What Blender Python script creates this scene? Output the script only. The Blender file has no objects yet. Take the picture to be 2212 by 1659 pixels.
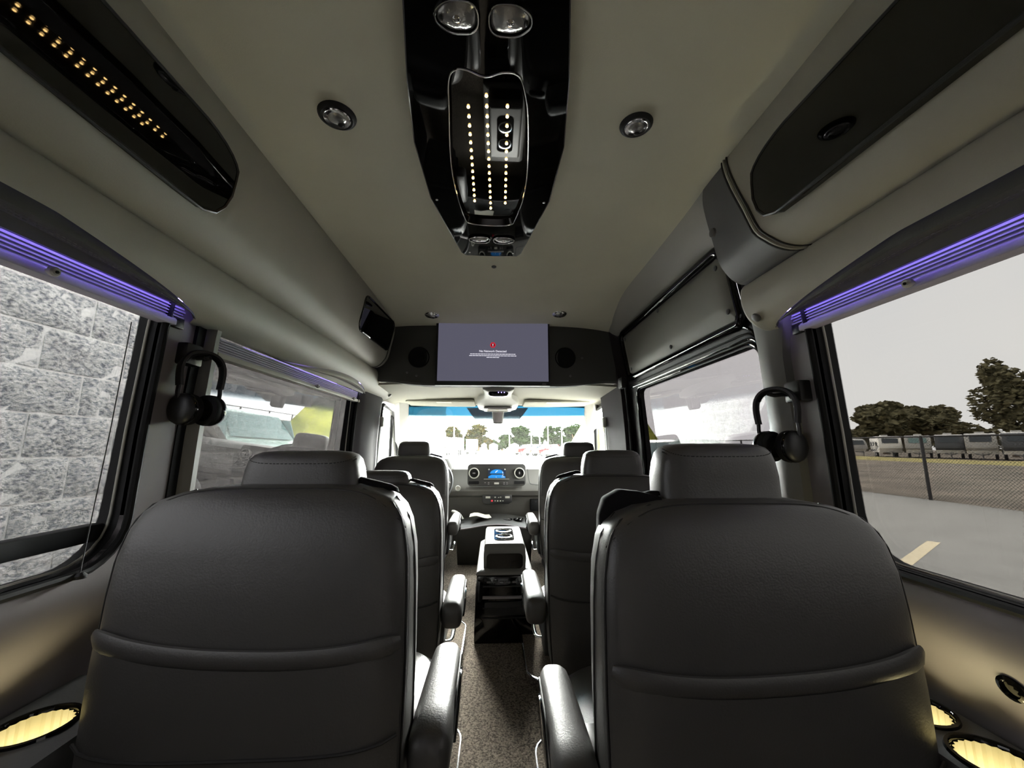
import bpy, bmesh, math, random
from math import sin, cos, pi, radians, sqrt, atan2
from mathutils import Vector, Matrix
from mathutils.geometry import delaunay_2d_cdt
random.seed(7)
scene = bpy.context.scene
C = scene.collection

# ------------------------------------------------------------------ camera
cd = bpy.data.cameras.new('camera'); cam = bpy.data.objects.new('camera', cd); C.objects.link(cam)
cd.sensor_width = 36.0; cd.lens = 831.0 / 2212.0 * 36.0; cd.clip_start = 0.01; cd.clip_end = 400
yaw, pitch = radians(2.586), radians(9.059)
fwd = Vector((sin(yaw) * cos(pitch), cos(yaw) * cos(pitch), sin(pitch)))
rgt = Vector((cos(yaw), -sin(yaw), 0)); upv = rgt.cross(fwd)
cam.matrix_world = Matrix(((rgt.x, upv.x, -fwd.x, 0.0), (rgt.y, upv.y, -fwd.y, 0.0), (rgt.z, upv.z, -fwd.z, 1.17), (0, 0, 0, 1)))
scene.camera = cam
# ------------------------------------------------------------------ sky, exposure
SKY = 45.0
wd = bpy.data.worlds.new('overcast_sky'); scene.world = wd; wd.use_nodes = True
nt = wd.node_tree; nt.nodes.clear()
tc = nt.nodes.new('ShaderNodeTexCoord'); nz = nt.nodes.new('ShaderNodeTexNoise'); rp = nt.nodes.new('ShaderNodeValToRGB')
bg = nt.nodes.new('ShaderNodeBackground'); ow = nt.nodes.new('ShaderNodeOutputWorld')
nz.inputs['Scale'].default_value = 2.2; nz.inputs['Detail'].default_value = 4
rp.color_ramp.elements[0].position = 0.3; rp.color_ramp.elements[0].color = (0.88, 0.90, 0.93, 1)
rp.color_ramp.elements[1].position = 0.75; rp.color_ramp.elements[1].color = (1.0, 0.99, 0.96, 1)
nt.links.new(tc.outputs['Generated'], nz.inputs['Vector']); nt.links.new(nz.outputs['Fac'], rp.inputs['Fac'])
nt.links.new(rp.outputs['Color'], bg.inputs['Color']); bg.inputs['Strength'].default_value = SKY
nt.links.new(bg.outputs['Background'], ow.inputs['Surface'])
# veiled sun low ahead of the van
sl = bpy.data.lights.new('sun', 'SUN'); sun = bpy.data.objects.new('sun', sl); C.objects.link(sun)
sl.energy = 120.0; sl.angle = radians(36); sl.color = (1.0, .97, .92)
sun.rotation_euler = (Vector((0.05, 1.0, math.tan(radians(20))))).to_track_quat('Z', 'Y').to_euler()
vs = scene.view_settings
vs.view_transform = 'Standard'; vs.look = 'None'; vs.gamma = 1.0; vs.exposure = 0.0
try: vs.use_curve_mapping = False
except Exception: pass
scene.render.film_transparent = False
scene.cycles.sample_clamp_indirect = 12.0

# ------------------------------------------------------------------ helpers: objects
def org(o):
    v = Vector((0, 0, 0))
    while o is not None:
        v += o.location; o = o.parent
    return v
def tag(o, label=None, cat=None, group=None, kind=None):
    if label: o['label'] = label
    if cat: o['category'] = cat
    if group: o['group'] = group
    if kind: o['kind'] = kind
    return o
def thing(name, label, cat, loc=(0, 0, 0), group=None, kind=None):
    o = bpy.data.objects.new(name, None); C.objects.link(o); o.location = loc; o.empty_display_size = .05
    return tag(o, label, cat, group, kind)
def mk(name, vf, mat, parent=None, smooth=True, ang=40, bevel=0, seg=2, fix=True):
    """one mesh object from (verts, faces) given in world coordinates"""
    vs_, fs = vf
    me = bpy.data.meshes.new(name)
    o0 = org(parent) if parent else None
    if o0 is None:
        xs = [v[0] for v in vs_]; ys = [v[1] for v in vs_]; zs = [v[2] for v in vs_]
        o0 = Vector(((min(xs) + max(xs)) / 2, (min(ys) + max(ys)) / 2, min(zs))); loc = o0
    else: loc = (0, 0, 0)
    me.from_pydata([(v[0] - o0[0], v[1] - o0[1], v[2] - o0[2]) for v in vs_], [], fs)
    if bevel or fix:
        bm = bmesh.new(); bm.from_mesh(me)
        if fix: bmesh.ops.recalc_face_normals(bm, faces=bm.faces)
        if bevel:
            ed = [e for e in bm.edges if len(e.link_faces) == 2 and e.calc_face_angle(0) > 0.5]
            bmesh.ops.bevel(bm, geom=ed, offset=bevel, segments=seg, profile=0.5, affect='EDGES', clamp_overlap=True)
        bm.to_mesh(me); bm.free()
    if smooth:
        me.polygons.foreach_set('use_smooth', [True] * len(me.polygons))
        me.set_sharp_from_angle(angle=radians(ang))
    if mat: me.materials.append(mat)
    o = bpy.data.objects.new(name, me); C.objects.link(o); o.location = loc
    if parent: o.parent = parent
    return o
def dup(o, parent=None, loc=None):
    c = o.copy(); C.objects.link(c); c.parent = parent
    if loc is not None: c.location = loc
    for ch in list(o.children): dup(ch, c)
    return c
# ------------------------------------------------------------------ helpers: shapes
def join(*parts):
    V, F = [], []
    for v, f in parts:
        n = len(V); V += list(v); F += [tuple(i + n for i in q) for q in f]
    return V, F
def box(x0, x1, y0, y1, z0, z1):
    V = [(x, y, z) for z in (z0, z1) for y in (y0, y1) for x in (x0, x1)]
    return V, [(0, 2, 3, 1), (4, 5, 7, 6), (0, 1, 5, 4), (2, 6, 7, 3), (0, 4, 6, 2), (1, 3, 7, 5)]
def cbox(c, s): return box(c[0] - s[0] / 2, c[0] + s[0] / 2, c[1] - s[1] / 2, c[1] + s[1] / 2, c[2] - s[2] / 2, c[2] + s[2] / 2)
def xf(vf, M): return [tuple(M @ Vector(v)) for v in vf[0]], vf[1]
def rot(vf, axis, deg, c=(0, 0, 0)):
    c = Vector(c); return xf(vf, Matrix.Translation(c) @ Matrix.Rotation(radians(deg), 4, axis) @ Matrix.Translation(-c))
def mv(vf, d): return [(v[0] + d[0], v[1] + d[1], v[2] + d[2]) for v in vf[0]], vf[1]
def loft(rings, cap0=True, cap1=True, closed=True):
    n = len(rings[0]); V = [p for r in rings for p in r]; F = []
    for i in range(len(rings) - 1):
        for j in range(n if closed else n - 1):
            k = (j + 1) % n; F.append((i * n + j, i * n + k, (i + 1) * n + k, (i + 1) * n + j))
    if cap0: F.append(tuple(range(n - 1, -1, -1)))
    if cap1: F.append(tuple(range((len(rings) - 1) * n, len(rings) * n)))
    return V, F
def frame_of(t):
    t = Vector(t).normalized(); a = Vector((0, 0, 1)) if abs(t.z) < .9 else Vector((1, 0, 0))
    u = t.cross(a).normalized(); return u, t.cross(u).normalized()
def tube(path, r, n=8, closed=False, flat=1.0):
    P = [Vector(p) for p in path]; R = []; pu = None
    for i, p in enumerate(P):
        if closed: t = P[(i + 1) % len(P)] - P[i - 1]
        else: t = P[min(i + 1, len(P) - 1)] - P[max(i - 1, 0)]
        t.normalize()
        if pu is None: u, w = frame_of(t)
        else:
            u = (pu - t * pu.dot(t))
            u = u.normalized() if u.length > 1e-6 else frame_of(t)[0]
            w = t.cross(u)
        pu = u; rr = r[i] if isinstance(r, (list, tuple)) else r
        R.append([tuple(p + u * rr * cos(2 * pi * k / n) + w * rr * flat * sin(2 * pi * k / n)) for k in range(n)])
    if closed:
        V, F = loft(R, False, False); m = len(R)
        for j in range(n): F.append(((m - 1) * n + j, (m - 1) * n + (j + 1) % n, (j + 1) % n, j))
        return V, F
    return loft(R)
def cyl(c, axis, r, h, n=24, r2=None):
    c = Vector(c); a = Vector(axis).normalized(); u, w = frame_of(a); r2 = r if r2 is None else r2
    return loft([[tuple(c + u * q * cos(2 * pi * k / n) + w * q * sin(2 * pi * k / n) + a * s) for k in range(n)] for q, s in ((r, 0), (r2, h))])
def lathe(c, axis, prof, n=32, sx=1.0, closed=True):
    """prof = [(radius, along axis)]"""
    c = Vector(c); a = Vector(axis).normalized(); u, w = frame_of(a)
    return loft([[tuple(c + u * q * sx * cos(2 * pi * k / n) + w * q * sin(2 * pi * k / n) + a * s) for k in range(n)] for q, s in prof], closed, closed)
def prism(outline, place, d):
    """outline 2-D, place(a, b, depth) -> xyz"""
    return loft([[place(a, b, 0) for a, b in outline], [place(a, b, d) for a, b in outline]])
def ell(c, s, nu=16, nv=10, e=1.0):
    R = []
    for i in range(1, nv):
        t = pi * i / nv - pi / 2
        R.append([(c[0] + s[0] * spow(cos(t), e) * spow(cos(2 * pi * k / nu), e), c[1] + s[1] * spow(cos(t), e) * spow(sin(2 * pi * k / nu), e), c[2] + s[2] * spow(sin(t), e)) for k in range(nu)])
    return loft(R)
def spow(a, e): return math.copysign(abs(a) ** e, a)
def sring(cx, cy, z, w, d, n=32, e=0.5):
    """superellipse ring in a level plane"""
    return [(cx + w * spow(cos(2 * pi * k / n), e), cy + d * spow(sin(2 * pi * k / n), e), z) for k in range(n)]
def rrect(x0, x1, y0, y1, r, n=5):
    r = r if isinstance(r, (list, tuple)) else (r, r, r, r); P = []
    for (cx, cy, a0, q) in ((x1, y1, 0, r[0]), (x0, y1, 90, r[1]), (x0, y0, 180, r[2]), (x1, y0, 270, r[3])):
        ox = cx - q if cx == x1 else cx + q; oy = cy - q if cy == y1 else cy + q
        for k in range(n + 1):
            a = radians(a0 + 90 * k / n); P.append((ox + q * cos(a), oy + q * sin(a)))
    return P
def inside(p, poly):
    x, y = p; c = False
    for i in range(len(poly)):
        (x1, y1), (x2, y2) = poly[i - 1], poly[i]
        if (y1 > y) != (y2 > y) and x < (x2 - x1) * (y - y1) / (y2 - y1) + x1: c = not c
    return c
def dens(lp, step=.06):
    """split the long edges of a loop"""
    P = []
    for a, b in zip(lp, lp[1:] + lp[:1]):
        k = max(1, int(math.hypot(b[0] - a[0], b[1] - a[1]) / step)); P += [(lerp(a[0], b[0], i / k), lerp(a[1], b[1], i / k)) for i in range(k)]
    return P
def sheet(outer, holes, f, step=0.06):
    """flat region with holes, triangulated, lifted by f(a, b) -> xyz"""
    outer = dens(list(outer), step); pts, edges = [], []
    for lp in [outer] + holes:
        n = len(pts); pts += [Vector(p) for p in lp]; edges += [(n + i, n + (i + 1) % len(lp)) for i in range(len(lp))]
    a0 = min(p[0] for p in outer); a1 = max(p[0] for p in outer); b0 = min(p[1] for p in outer); b1 = max(p[1] for p in outer)
    na = max(1, int((a1 - a0) / step)); nb = max(1, int((b1 - b0) / step))
    for i in range(1, na):
        for j in range(1, nb):
            p = (a0 + (a1 - a0) * i / na, b0 + (b1 - b0) * j / nb)
            if inside(p, outer) and not any(inside(p, h) for h in holes): pts.append(Vector(p))
    r = delaunay_2d_cdt(pts, edges, [], 0, 1e-5)
    F = []
    for q in r[2]:
        m = (sum(r[0][i][0] for i in q) / len(q), sum(r[0][i][1] for i in q) / len(q))
        if inside(m, outer) and not any(inside(m, h) for h in holes): F.append(tuple(q))
    return [tuple(f(p[0], p[1])) for p in r[0]], F
def thick(vf, d):
    """give an open sheet a thickness along vector d"""
    V, F = vf; n = len(V); cnt = {}
    for q in F:
        for i in range(len(q)):
            e = (q[i], q[(i + 1) % len(q)]); cnt[e] = 1
    G = list(F) + [tuple(i + n for i in reversed(q)) for q in F]
    for (a, b) in cnt:
        if (b, a) not in cnt: G.append((b, a, a + n, b + n))
    return list(V) + [(v[0] + d[0], v[1] + d[1], v[2] + d[2]) for v in V], G
def lerp(a, b, t): return a + (b - a) * t
def interp(tab, x):
    if x <= tab[0][0]: return tab[0][1]
    for (x0, y0), (x1, y1) in zip(tab, tab[1:]):
        if x <= x1: return lerp(y0, y1, (x - x0) / (x1 - x0))
    return tab[-1][1]
def smooth_path(P, m=6, closed=False):
    P = [Vector(p) for p in P]; n = len(P); out = []
    for i in range(n if closed else n - 1):
        p0 = P[i - 1] if (closed or i > 0) else P[i]; p1 = P[i]; p2 = P[(i + 1) % n]
        p3 = P[(i + 2) % n] if (closed or i + 2 < n) else p2
        for k in range(m):
            t = k / m
            out.append(0.5 * ((2 * p1) + (p2 - p0) * t + (2 * p0 - 5 * p1 + 4 * p2 - p3) * t * t + (3 * p1 - p0 - 3 * p2 + p3) * t ** 3))
    if not closed: out.append(P[-1])
    return [tuple(p) for p in out]

# ------------------------------------------------------------------ materials
def srgb(r, g, b):
    f = lambda c: (c / 255 / 12.92) if c / 255 <= 0.04045 else ((c / 255 + 0.055) / 1.055) ** 2.4
    return (f(r), f(g), f(b))
def mat(name, col, rough=0.5, spec=0.5, metal=0, bump=0, bscale=60, vary=0, vscale=8, emit=None, es=1.0, coat=0, col2=None, sheen=0, bdist=.002):
    m = bpy.data.materials.new(name); m.use_nodes = True; n = m.node_tree; p = n.nodes['Principled BSDF']
    p.inputs['Base Color'].default_value = (*col, 1); p.inputs['Roughness'].default_value = rough
    p.inputs['Specular IOR Level'].default_value = spec; p.inputs['Metallic'].default_value = metal
    p.inputs['Coat Weight'].default_value = coat; p.inputs['Sheen Weight'].default_value = sheen
    t = n.nodes.new('ShaderNodeTexCoord')
    if bump:
        z = n.nodes.new('ShaderNodeTexNoise'); z.inputs['Scale'].default_value = bscale; z.inputs['Detail'].default_value = 3
        b = n.nodes.new('ShaderNodeBump'); b.inputs['Strength'].default_value = bump; b.inputs['Distance'].default_value = bdist
        n.links.new(t.outputs['Object'], z.inputs['Vector']); n.links.new(z.outputs['Fac'], b.inputs['Height']); n.links.new(b.outputs['Normal'], p.inputs['Normal'])
    if vary or col2:
        z = n.nodes.new('ShaderNodeTexNoise'); z.inputs['Scale'].default_value = vscale; z.inputs['Detail'].default_value = 5
        r = n.nodes.new('ShaderNodeValToRGB'); c2 = col2 or tuple(max(0, c * (1 - vary)) for c in col)
        r.color_ramp.elements[0].position = .35; r.color_ramp.elements[1].position = .65
        r.color_ramp.elements[0].color = (*c2, 1); r.color_ramp.elements[1].color = (*[min(1, c * (1 + vary)) for c in col], 1)
        n.links.new(t.outputs['Object'], z.inputs['Vector']); n.links.new(z.outputs['Fac'], r.inputs['Fac']); n.links.new(r.outputs['Color'], p.inputs['Base Color'])
    if emit:
        p.inputs['Emission Color'].default_value = (*emit, 1); p.inputs['Emission Strength'].default_value = es
    return m
def glass(name, tint, f0=0.045, band=None, rough=0.0):
    """pane: tinted see-through with a mirror share that grows with the angle; band = (z0, z1, colour) shade strip"""
    m = bpy.data.materials.new(name); m.use_nodes = True; n = m.node_tree; n.nodes.clear(); L = n.links.new
    o = n.nodes.new('ShaderNodeOutputMaterial'); mx = n.nodes.new('ShaderNodeMixShader'); tr = n.nodes.new('ShaderNodeBsdfTransparent')
    gl = n.nodes.new('ShaderNodeBsdfGlossy'); gl.inputs['Roughness'].default_value = rough; gl.inputs['Color'].default_value = (1, 1, 1, 1)
    lw = n.nodes.new('ShaderNodeLayerWeight'); lw.inputs['Blend'].default_value = 0.5
    pw = n.nodes.new('ShaderNodeMath'); pw.operation = 'POWER'; pw.inputs[1].default_value = 5
    ml = n.nodes.new('ShaderNodeMath'); ml.operation = 'MULTIPLY_ADD'; ml.inputs[1].default_value = 1 - f0; ml.inputs[2].default_value = f0
    L(lw.outputs['Facing'], pw.inputs[0]); L(pw.outputs[0], ml.inputs[0]); L(ml.outputs[0], mx.inputs['Fac'])
    tr.inputs['Color'].default_value = (*tint, 1)
    if band:
        ge = n.nodes.new('ShaderNodeNewGeometry'); sx = n.nodes.new('ShaderNodeSeparateXYZ'); mr = n.nodes.new('ShaderNodeMapRange')
        mr.inputs['From Min'].default_value = band[0]; mr.inputs['From Max'].default_value = band[1]
        mc = n.nodes.new('ShaderNodeMix'); mc.data_type = 'RGBA'
        mc.inputs['A'].default_value = (*tint, 1); mc.inputs['B'].default_value = (*band[2], 1)
        L(ge.outputs['Position'], sx.inputs[0]); L(sx.outputs['Z'], mr.inputs['Value']); L(mr.outputs['Result'], mc.inputs['Factor']); L(mc.outputs['Result'], tr.inputs['Color'])
    L(tr.outputs[0], mx.inputs[1]); L(gl.outputs[0], mx.inputs[2]); L(mx.outputs[0], o.inputs['Surface'])
    return m
M = dict(
    leather=mat('grey_leather', srgb(72, 70, 68), .42, .7, bump=.35, bscale=260, bdist=.0012, vary=.05, vscale=5),
    seam=mat('dark_seam', srgb(38, 37, 36), .7),
    stitch=mat('grey_stitch', srgb(100, 98, 94), .7),
    liner=mat('grey_headliner', srgb(218, 215, 195), .78, .25, bump=.3, bscale=320, bdist=.001, vary=.04, vscale=3),
    padding=mat('grey_vinyl_padding', srgb(160, 157, 145), .55, .4, bump=.3, bscale=260, bdist=.001, vary=.04, vscale=4),
    dkleather=mat('charcoal_leather', srgb(92, 92, 93), .5, .5, bump=.4, bscale=260, bdist=.001),
    dkfabric=mat('charcoal_cloth', srgb(74, 74, 72), .8, .3, bump=.3, bscale=300, bdist=.001),
    trim=mat('grey_plastic_trim', srgb(128, 122, 124), .55, .4, bump=.15, bscale=400, bdist=.0006, vary=.03),
    ltrim=mat('pale_plastic_trim', srgb(172, 170, 162), .5, .4, bump=.15, bscale=400, bdist=.0006),
    ctrim=mat('grey_pillar_plastic', srgb(116, 115, 111), .45, .5, bump=.15, bscale=400, bdist=.0006),
    dtrim=mat('dark_pillar_vinyl', srgb(50, 46, 48), .85, .12, bump=.2, bscale=300, bdist=.001),
    doorpad=mat('grey_door_vinyl', srgb(126, 125, 118), .55, .4, bump=.3, bscale=260, bdist=.001),
    blackcloth=mat('black_cloth', srgb(26, 25, 26), .9, .1, bump=.3, bscale=300, bdist=.001),
    carpet=mat('dark_carpet', srgb(152, 140, 126), .95, .1, bump=1, bscale=420, bdist=.006, col2=srgb(78, 71, 64), vscale=160),
    black=mat('black_plastic', srgb(26, 26, 27), .45, .5),
    rubber=mat('black_rubber', srgb(14, 14, 15), .65, .2),
    gloss=mat('gloss_black', srgb(8, 8, 8), .03, .5),
    smoked=mat('smoked_gloss_black', srgb(5, 5, 5), .02, .6),
    chrome=mat('chrome', (.8, .8, .8), .12, .5, 1),
    clear=mat('lamp_lens', srgb(190, 190, 188), .12, .8, .65, bump=.6, bscale=90),
    screen=mat('screen_grey_glow', (.01, .01, .012), .35, .3, emit=srgb(88, 87, 102), es=1.0),
    white=mat('screen_white', (.5, .5, .5), .5, emit=(.9, .88, 1), es=.85),
    red=mat('screen_red', (.3, .02, .03), .5, emit=srgb(225, 40, 60), es=.8),
    dkred=mat('screen_dark_red', (.1, .0, .01), .5, emit=srgb(120, 10, 20), es=.5),
    blue=mat('screen_blue', (.01, .05, .1), .4, emit=srgb(20, 140, 225), es=1.0),
    navy=mat('screen_navy', (.01, .01, .02), .4, emit=srgb(20, 45, 70), es=.6),
    dash=mat('grey_dashboard', srgb(88, 86, 82), .5, .4, bump=.3, bscale=300, bdist=.001),
    dashdk=mat('dark_dashboard', srgb(48, 47, 45), .55, .4, bump=.3, bscale=300, bdist=.001),
    beige=mat('pale_cab_liner', srgb(172, 169, 154), .7, .3, bump=.2, bscale=300, bdist=.001),
    shade=mat('pleated_shade', srgb(158, 153, 170), .7, .3),
    paper=mat('paper', srgb(225, 220, 205), .7),
    mirror=mat('mirror', (.75, .76, .78), .03, .5, 1),
    led=mat('warm_led', (.5, .3, .1), .5, emit=(1, .62, .22), es=22),
    purple=mat('violet_led_strip', (.2, .15, .5), .5, emit=(.32, .24, 1.0), es=36),
    dot=mat('blue_led', (.2, .2, .5), .5, emit=(.45, .35, 1.0), es=3),
    cup=mat('lit_cup_liner', srgb(132, 126, 104), .45, .4),
    cuplamp=mat('warm_cup_led', (.5, .4, .2), .5, emit=(1, .88, .50), es=22),
)
M['tint'] = glass('privacy_glass', (.1265, .125, .122), f0=.004)
M['tint_dark'] = glass('dark_privacy_glass', (.110, .107, .107), f0=.016)
M['tint_left'] = glass('light_tinted_glass', (.196, .196, .198), f0=.004)
M['frit'] = glass('sensor_shade', (.17, .20, .21), f0=.01)
M['clearglass'] = glass('clear_glass', (.93, .95, .93), f0=.03)
M['windshield'] = glass('windshield_glass', (.93, .95, .94), f0=.014, band=(1.385, 1.44, (.044, .11, .141)))
# ================================================================== the van's shell
FL = 0.22          # cabin floor
XWT = [(.2, .90), (.55, .925), (.66, .930), (.70, .924), (.74, .910), (.78, .890), (.81, .876), (.835, .872), (.86, .875), (.885, .882), (.91, .886), (.96, .884), (1.2, .878), (1.5, .862), (1.62, .845), (1.9, .80), (2.0, .79)]
def XW(z): return interp(XWT, z)
def st(o): o['kind'] = 'structure'; return o
def scale_loop(lp, k):
    cx = (min(p[0] for p in lp) + max(p[0] for p in lp)) / 2; cy = (min(p[1] for p in lp) + max(p[1] for p in lp)) / 2
    return [(p[0] + k * math.copysign(1, p[0] - cx), p[1] + k * math.copysign(1, p[1] - cy)) for p in lp]
def side(s, dx=0.0, dy=0.0):
    return lambda y, z: (s * (XW(z) + dx + max(0, y - 2.93) * dy), y, z)
def pane(name, loop, s, dx, m, parent, dy=0.0, th=.004, tilt=0.0):
    f = lambda y, z: (s * (XW(1.5) + dx + (1.5 - z) * (.045 + tilt)), y, z)
    return mk(name, thick(sheet(loop, [], side(s, dx, dy) if dy else f, .3), (s * th, 0, 0)), m, parent, smooth=False)
def reveal(name, loop, s, d0, d1, m, parent, dy=0.0, k=0.0, tilt=None):
    l2 = scale_loop(loop, k)
    f0, f1 = side(s, d0, dy), side(s, d1, dy)
    if tilt is not None: f1 = lambda y, z: (s * (XW(1.5) + d1 + (1.5 - z) * (.045 + tilt)), y, z)
    return mk(name, loft([[f0(*p) for p in loop], [f1(*p) for p in l2]], False, False), m, parent, fix=False)

# floor
fl = st(mk('floor', box(-1.0, 1.0, -1.05, 4.3, FL - .06, FL), M['carpet'], smooth=False)); tag(fl, 'dark brown carpet floor along the van aisle', 'floor')
# ceiling: soft, faintly sagging headliner
def ceil_f(x, y):
    z = 1.972 + .004 * sin(5.1 * y + 2 * sin(2.3 * x)) * cos(2.2 * x) - .03 * max(0, (y - 1.75) / .7) ** 2 - .012 * max(0, (abs(x) - .52) / .2) ** 2
    z -= .010 * math.exp(-((x + .25) / .12) ** 2 - ((y - 1.62) / .10) ** 2) + .006 * math.exp(-((x - .27) / .15) ** 2 - ((y - 1.6) / .1) ** 2)
    return (x, y, z)
cl = st(mk('ceiling', thick(sheet([(-.80, -1.05), (.80, -1.05), (.80, 2.47), (-.80, 2.47)], [], ceil_f, .05), (0, 0, .06)), M['liner'])); tag(cl, 'olive grey fabric headliner over the whole cabin', 'ceiling')
mk('fixing_screw', lathe((-.008, 1.645, 1.973), (0, 0, -1), [(.011, 0), (.011, .004), (.004, .008)], 12), M['dkleather'], cl)
# rear wall, behind the camera
bw = st(mk('wall_back', box(-.95, .95, -1.09, -1.03, FL, 2.03), M['trim'], smooth=False)); tag(bw, 'grey trimmed rear doors behind the back row', 'wall')
fb = st(mk('wall_sky_block', box(-.98, 1.0, 2.955, 2.985, 1.60, 2.05), M['dkfabric'], smooth=False)); tag(fb, 'unseen dark panel added to block sky light above the cab', 'wall')  # unseen panel, added so no sky light leaks in over the cab

# side walls
W1L = dens(rrect(-.45, 1.0, .905, 1.58, (.05, .05, .09, .10), 6))
W2L = dens(rrect(1.185, 2.43, .88, 1.57, (.06, .05, .08, .08), 6))
wl = st(mk('wall_left', thick(sheet([(-1.05, .2), (2.94, .2), (2.94, 2.02), (-1.05, 2.02)], [W1L, W2L], side(-1), .035), (-.012, 0, 0)), M['trim'])); tag(wl, 'grey plastic side wall with two tinted windows facing the block wall', 'wall')
W1R = dens(rrect(-.45, .975, .90, 1.58, (.05, .05, .09, .10), 6))
wr = st(mk('wall_right', thick(sheet([(-1.05, .2), (1.15, .2), (1.15, 2.02), (-1.05, 2.02)], [W1R], side(1), .035), (.012, 0, 0)), M['trim'])); tag(wr, 'grey plastic side wall with the window facing the chain-link fence', 'wall')
def window(name, loop, s, m, label, bar=None, tilt=0.0):
    t = st(thing(name, label, 'window', (s * .93, (min(p[0] for p in loop) + max(p[0] for p in loop)) / 2, .9)))
    reveal('gasket', loop, s, -.004, .060, M['rubber'], t, tilt=tilt)
    pane('pane', loop, s, .058, m, t, tilt=tilt)
    P = [side(s, .030)(*p) for p in scale_loop(loop, -.004)]
    mk('seal_line', tube(P, .0028, 6, True), M['ltrim'], t)
    P = [side(s, -.004)(*p) for p in scale_loop(loop, .006)]
    mk('edge_trim', tube(P, .009, 8, True), M['rubber'], t)
    if bar: mk('slider_rail', rot(box(*sorted((s * (XW(.95) + .030), s * (XW(.95) + .062))), bar[0], bar[1], .952, .990), 'X', 0), M['rubber'], t, bevel=.004)
    return t
w1 = window('window_1', W1L, -1, M['tint_left'], 'large lightly tinted window beside the nearest left chair, block wall outside', (-.44, .99))
w2 = window('window_2', W2L, -1, M['tint_dark'], 'tinted middle window on the left mirroring a parked truck', tilt=.025)
w3 = window('window_3', W1R, 1, M['tint'], 'tinted window beside the nearest right chair, trailers and sky outside')
# sliding door on the right
D1W = dens(rrect(1.215, 2.31, .90, 1.508, (.05, .06, .08, .08), 6))
dr = st(thing('door_1', 'black framed sliding door with padded upper panel and tinted window', 'door', (.88, 1.8, FL)))
mk('door_frame', thick(sheet([(1.14, .22), (2.50, .22), (2.50, 2.0), (1.14, 2.0)], [D1W], side(1, .022), .08), (.012, 0, 0)), M['black'], dr)
reveal('gasket', D1W, 1, .020, .054, M['rubber'], dr, tilt=.03)
pane('pane', D1W, 1, .052, M['tint_dark'], dr, tilt=.03)
mk('window_bead', tube([side(1, .016)(*p) for p in scale_loop(D1W, .010)], .006, 8, True), M['gloss'], dr)
# padded upper door panel with its buttons, standing proud of the frame
UP = dens(rrect(1.262, 2.345, 1.612, 1.855, (.05, .06, .03, .03), 6))
def up_f(y, z):
    e = min((y - 1.262), (2.345 - y), (z - 1.612), (1.855 - z)); return (XW(z) + .012 - .016 * min(1, max(0, e) / .03) ** .5, y, z)
upn = mk('upper_panel', sheet(UP, [], up_f, .03), M['doorpad'], dr)
for (y, z) in ((1.300, 1.815), (1.290, 1.645), (1.80, 1.832), (1.75, 1.634), (2.29, 1.82), (2.29, 1.634)):
    mk('button', lathe((XW(z) - .003, y, z), (-1, 0, 0), [(.011, 0), (.010, .004), (.004, .007)], 14), M['dkleather'], upn)
mk('panel_gasket', tube([side(1, .008)(*p) for p in scale_loop(UP, .022)], .019, 10, True), M['gloss'], dr)
for i, (z, x, r) in enumerate(((1.583, .012, .005), (1.553, .014, .004), (1.532, .012, .0045))):
    P = [side(1, x)(2.40 - .0 * i, z)] + [side(1, x)(y, z) for y in (2.2, 1.9, 1.6, 1.36 - .02 * i, 1.30 - .02 * i)] + [side(1, x)(1.24 - .012 * i, z - .012), side(1, x)(1.200 - .008 * i, z - .06), side(1, x)(1.188, z - .13), side(1, x)(1.182, z - .4), side(1, x)(1.18, .9)]
    mk('door_seal', tube(smooth_path(P, 5), r, 8), M['gloss'] if i != 1 else M['rubber'], dr)
mk('front_seal', tube(smooth_path([side(1, -.004)(2.44, 1.56), side(1, -.004)(2.445, 1.3), side(1, -.004)(2.43, .8)], 5), .012, 8), M['rubber'], dr)
mk('latch_cover', box(.80, .835, 2.37, 2.44, 1.53, 1.60), M['black'], dr, bevel=.008)
# header strip between headliner and door
R = []
for i in range(30):
    y = lerp(1.02, 2.46, i / 29); k = math.exp(-max(0, y - 1.05) / .12)
    R.append([(.60, y, 1.985), (.665 - .01 * k, y, 1.966), (.70, y, 1.955), (.74 - .01 * k, y, 1.937 - .01 * k), (.785 - .02 * k, y, 1.905 - .03 * k), (.815, y, 1.893 - .05 * k), (.84, y, 1.893 - .05 * k)])
hs = st(mk('trim_1', loft(R, False, False, False), M['ltrim'])); tag(hs, 'pale plastic header trim above the sliding door', 'trim')
# pillars by the second windows
def column(name, s, y0, y1, xin, z0, z1, m, label, flare=0):
    R = []
    for i in range(24):
        z = lerp(z0, z1, i / 23); b = s * XW(z); f = flare * max(0, (z - 1.40) / .25) ** 2
        c = (y0 + y1) / 2; h = (y1 - y0) / 2
        R.append([(b + s * .01, y0 - f, z), (b - s * xin * .6, y0 + h * .15 - f, z), (b - s * xin, c - h * .35, z), (b - s * xin, c + h * .35, z), (b - s * xin * .6, y1 - h * .15, z), (b + s * .03, y1, z)])
    return tag(st(mk(name, loft(R, False, False, False), m)), label, 'trim')
column('trim_2', -1, 1.135, 1.185, .030, .3, 1.60, M['ctrim'], 'slim rounded pale pillar trim behind the left hanging headphones')
mk('pillar_slot', loft([[(-XW(z) + .0035, 1.108, z), (-XW(z) + .0035, 1.138, z), (-XW(z) - .03, 1.138, z), (-XW(z) - .03, 1.108, z)] for z in (.3, .9, 1.2, 1.6)]), M['rubber'], wl)
column('trim_3', 1, 1.06, 1.175, .035, .3, 1.66, M['ctrim'], 'broad pale pillar trim beside the sliding door with right headphones', .10)
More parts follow.
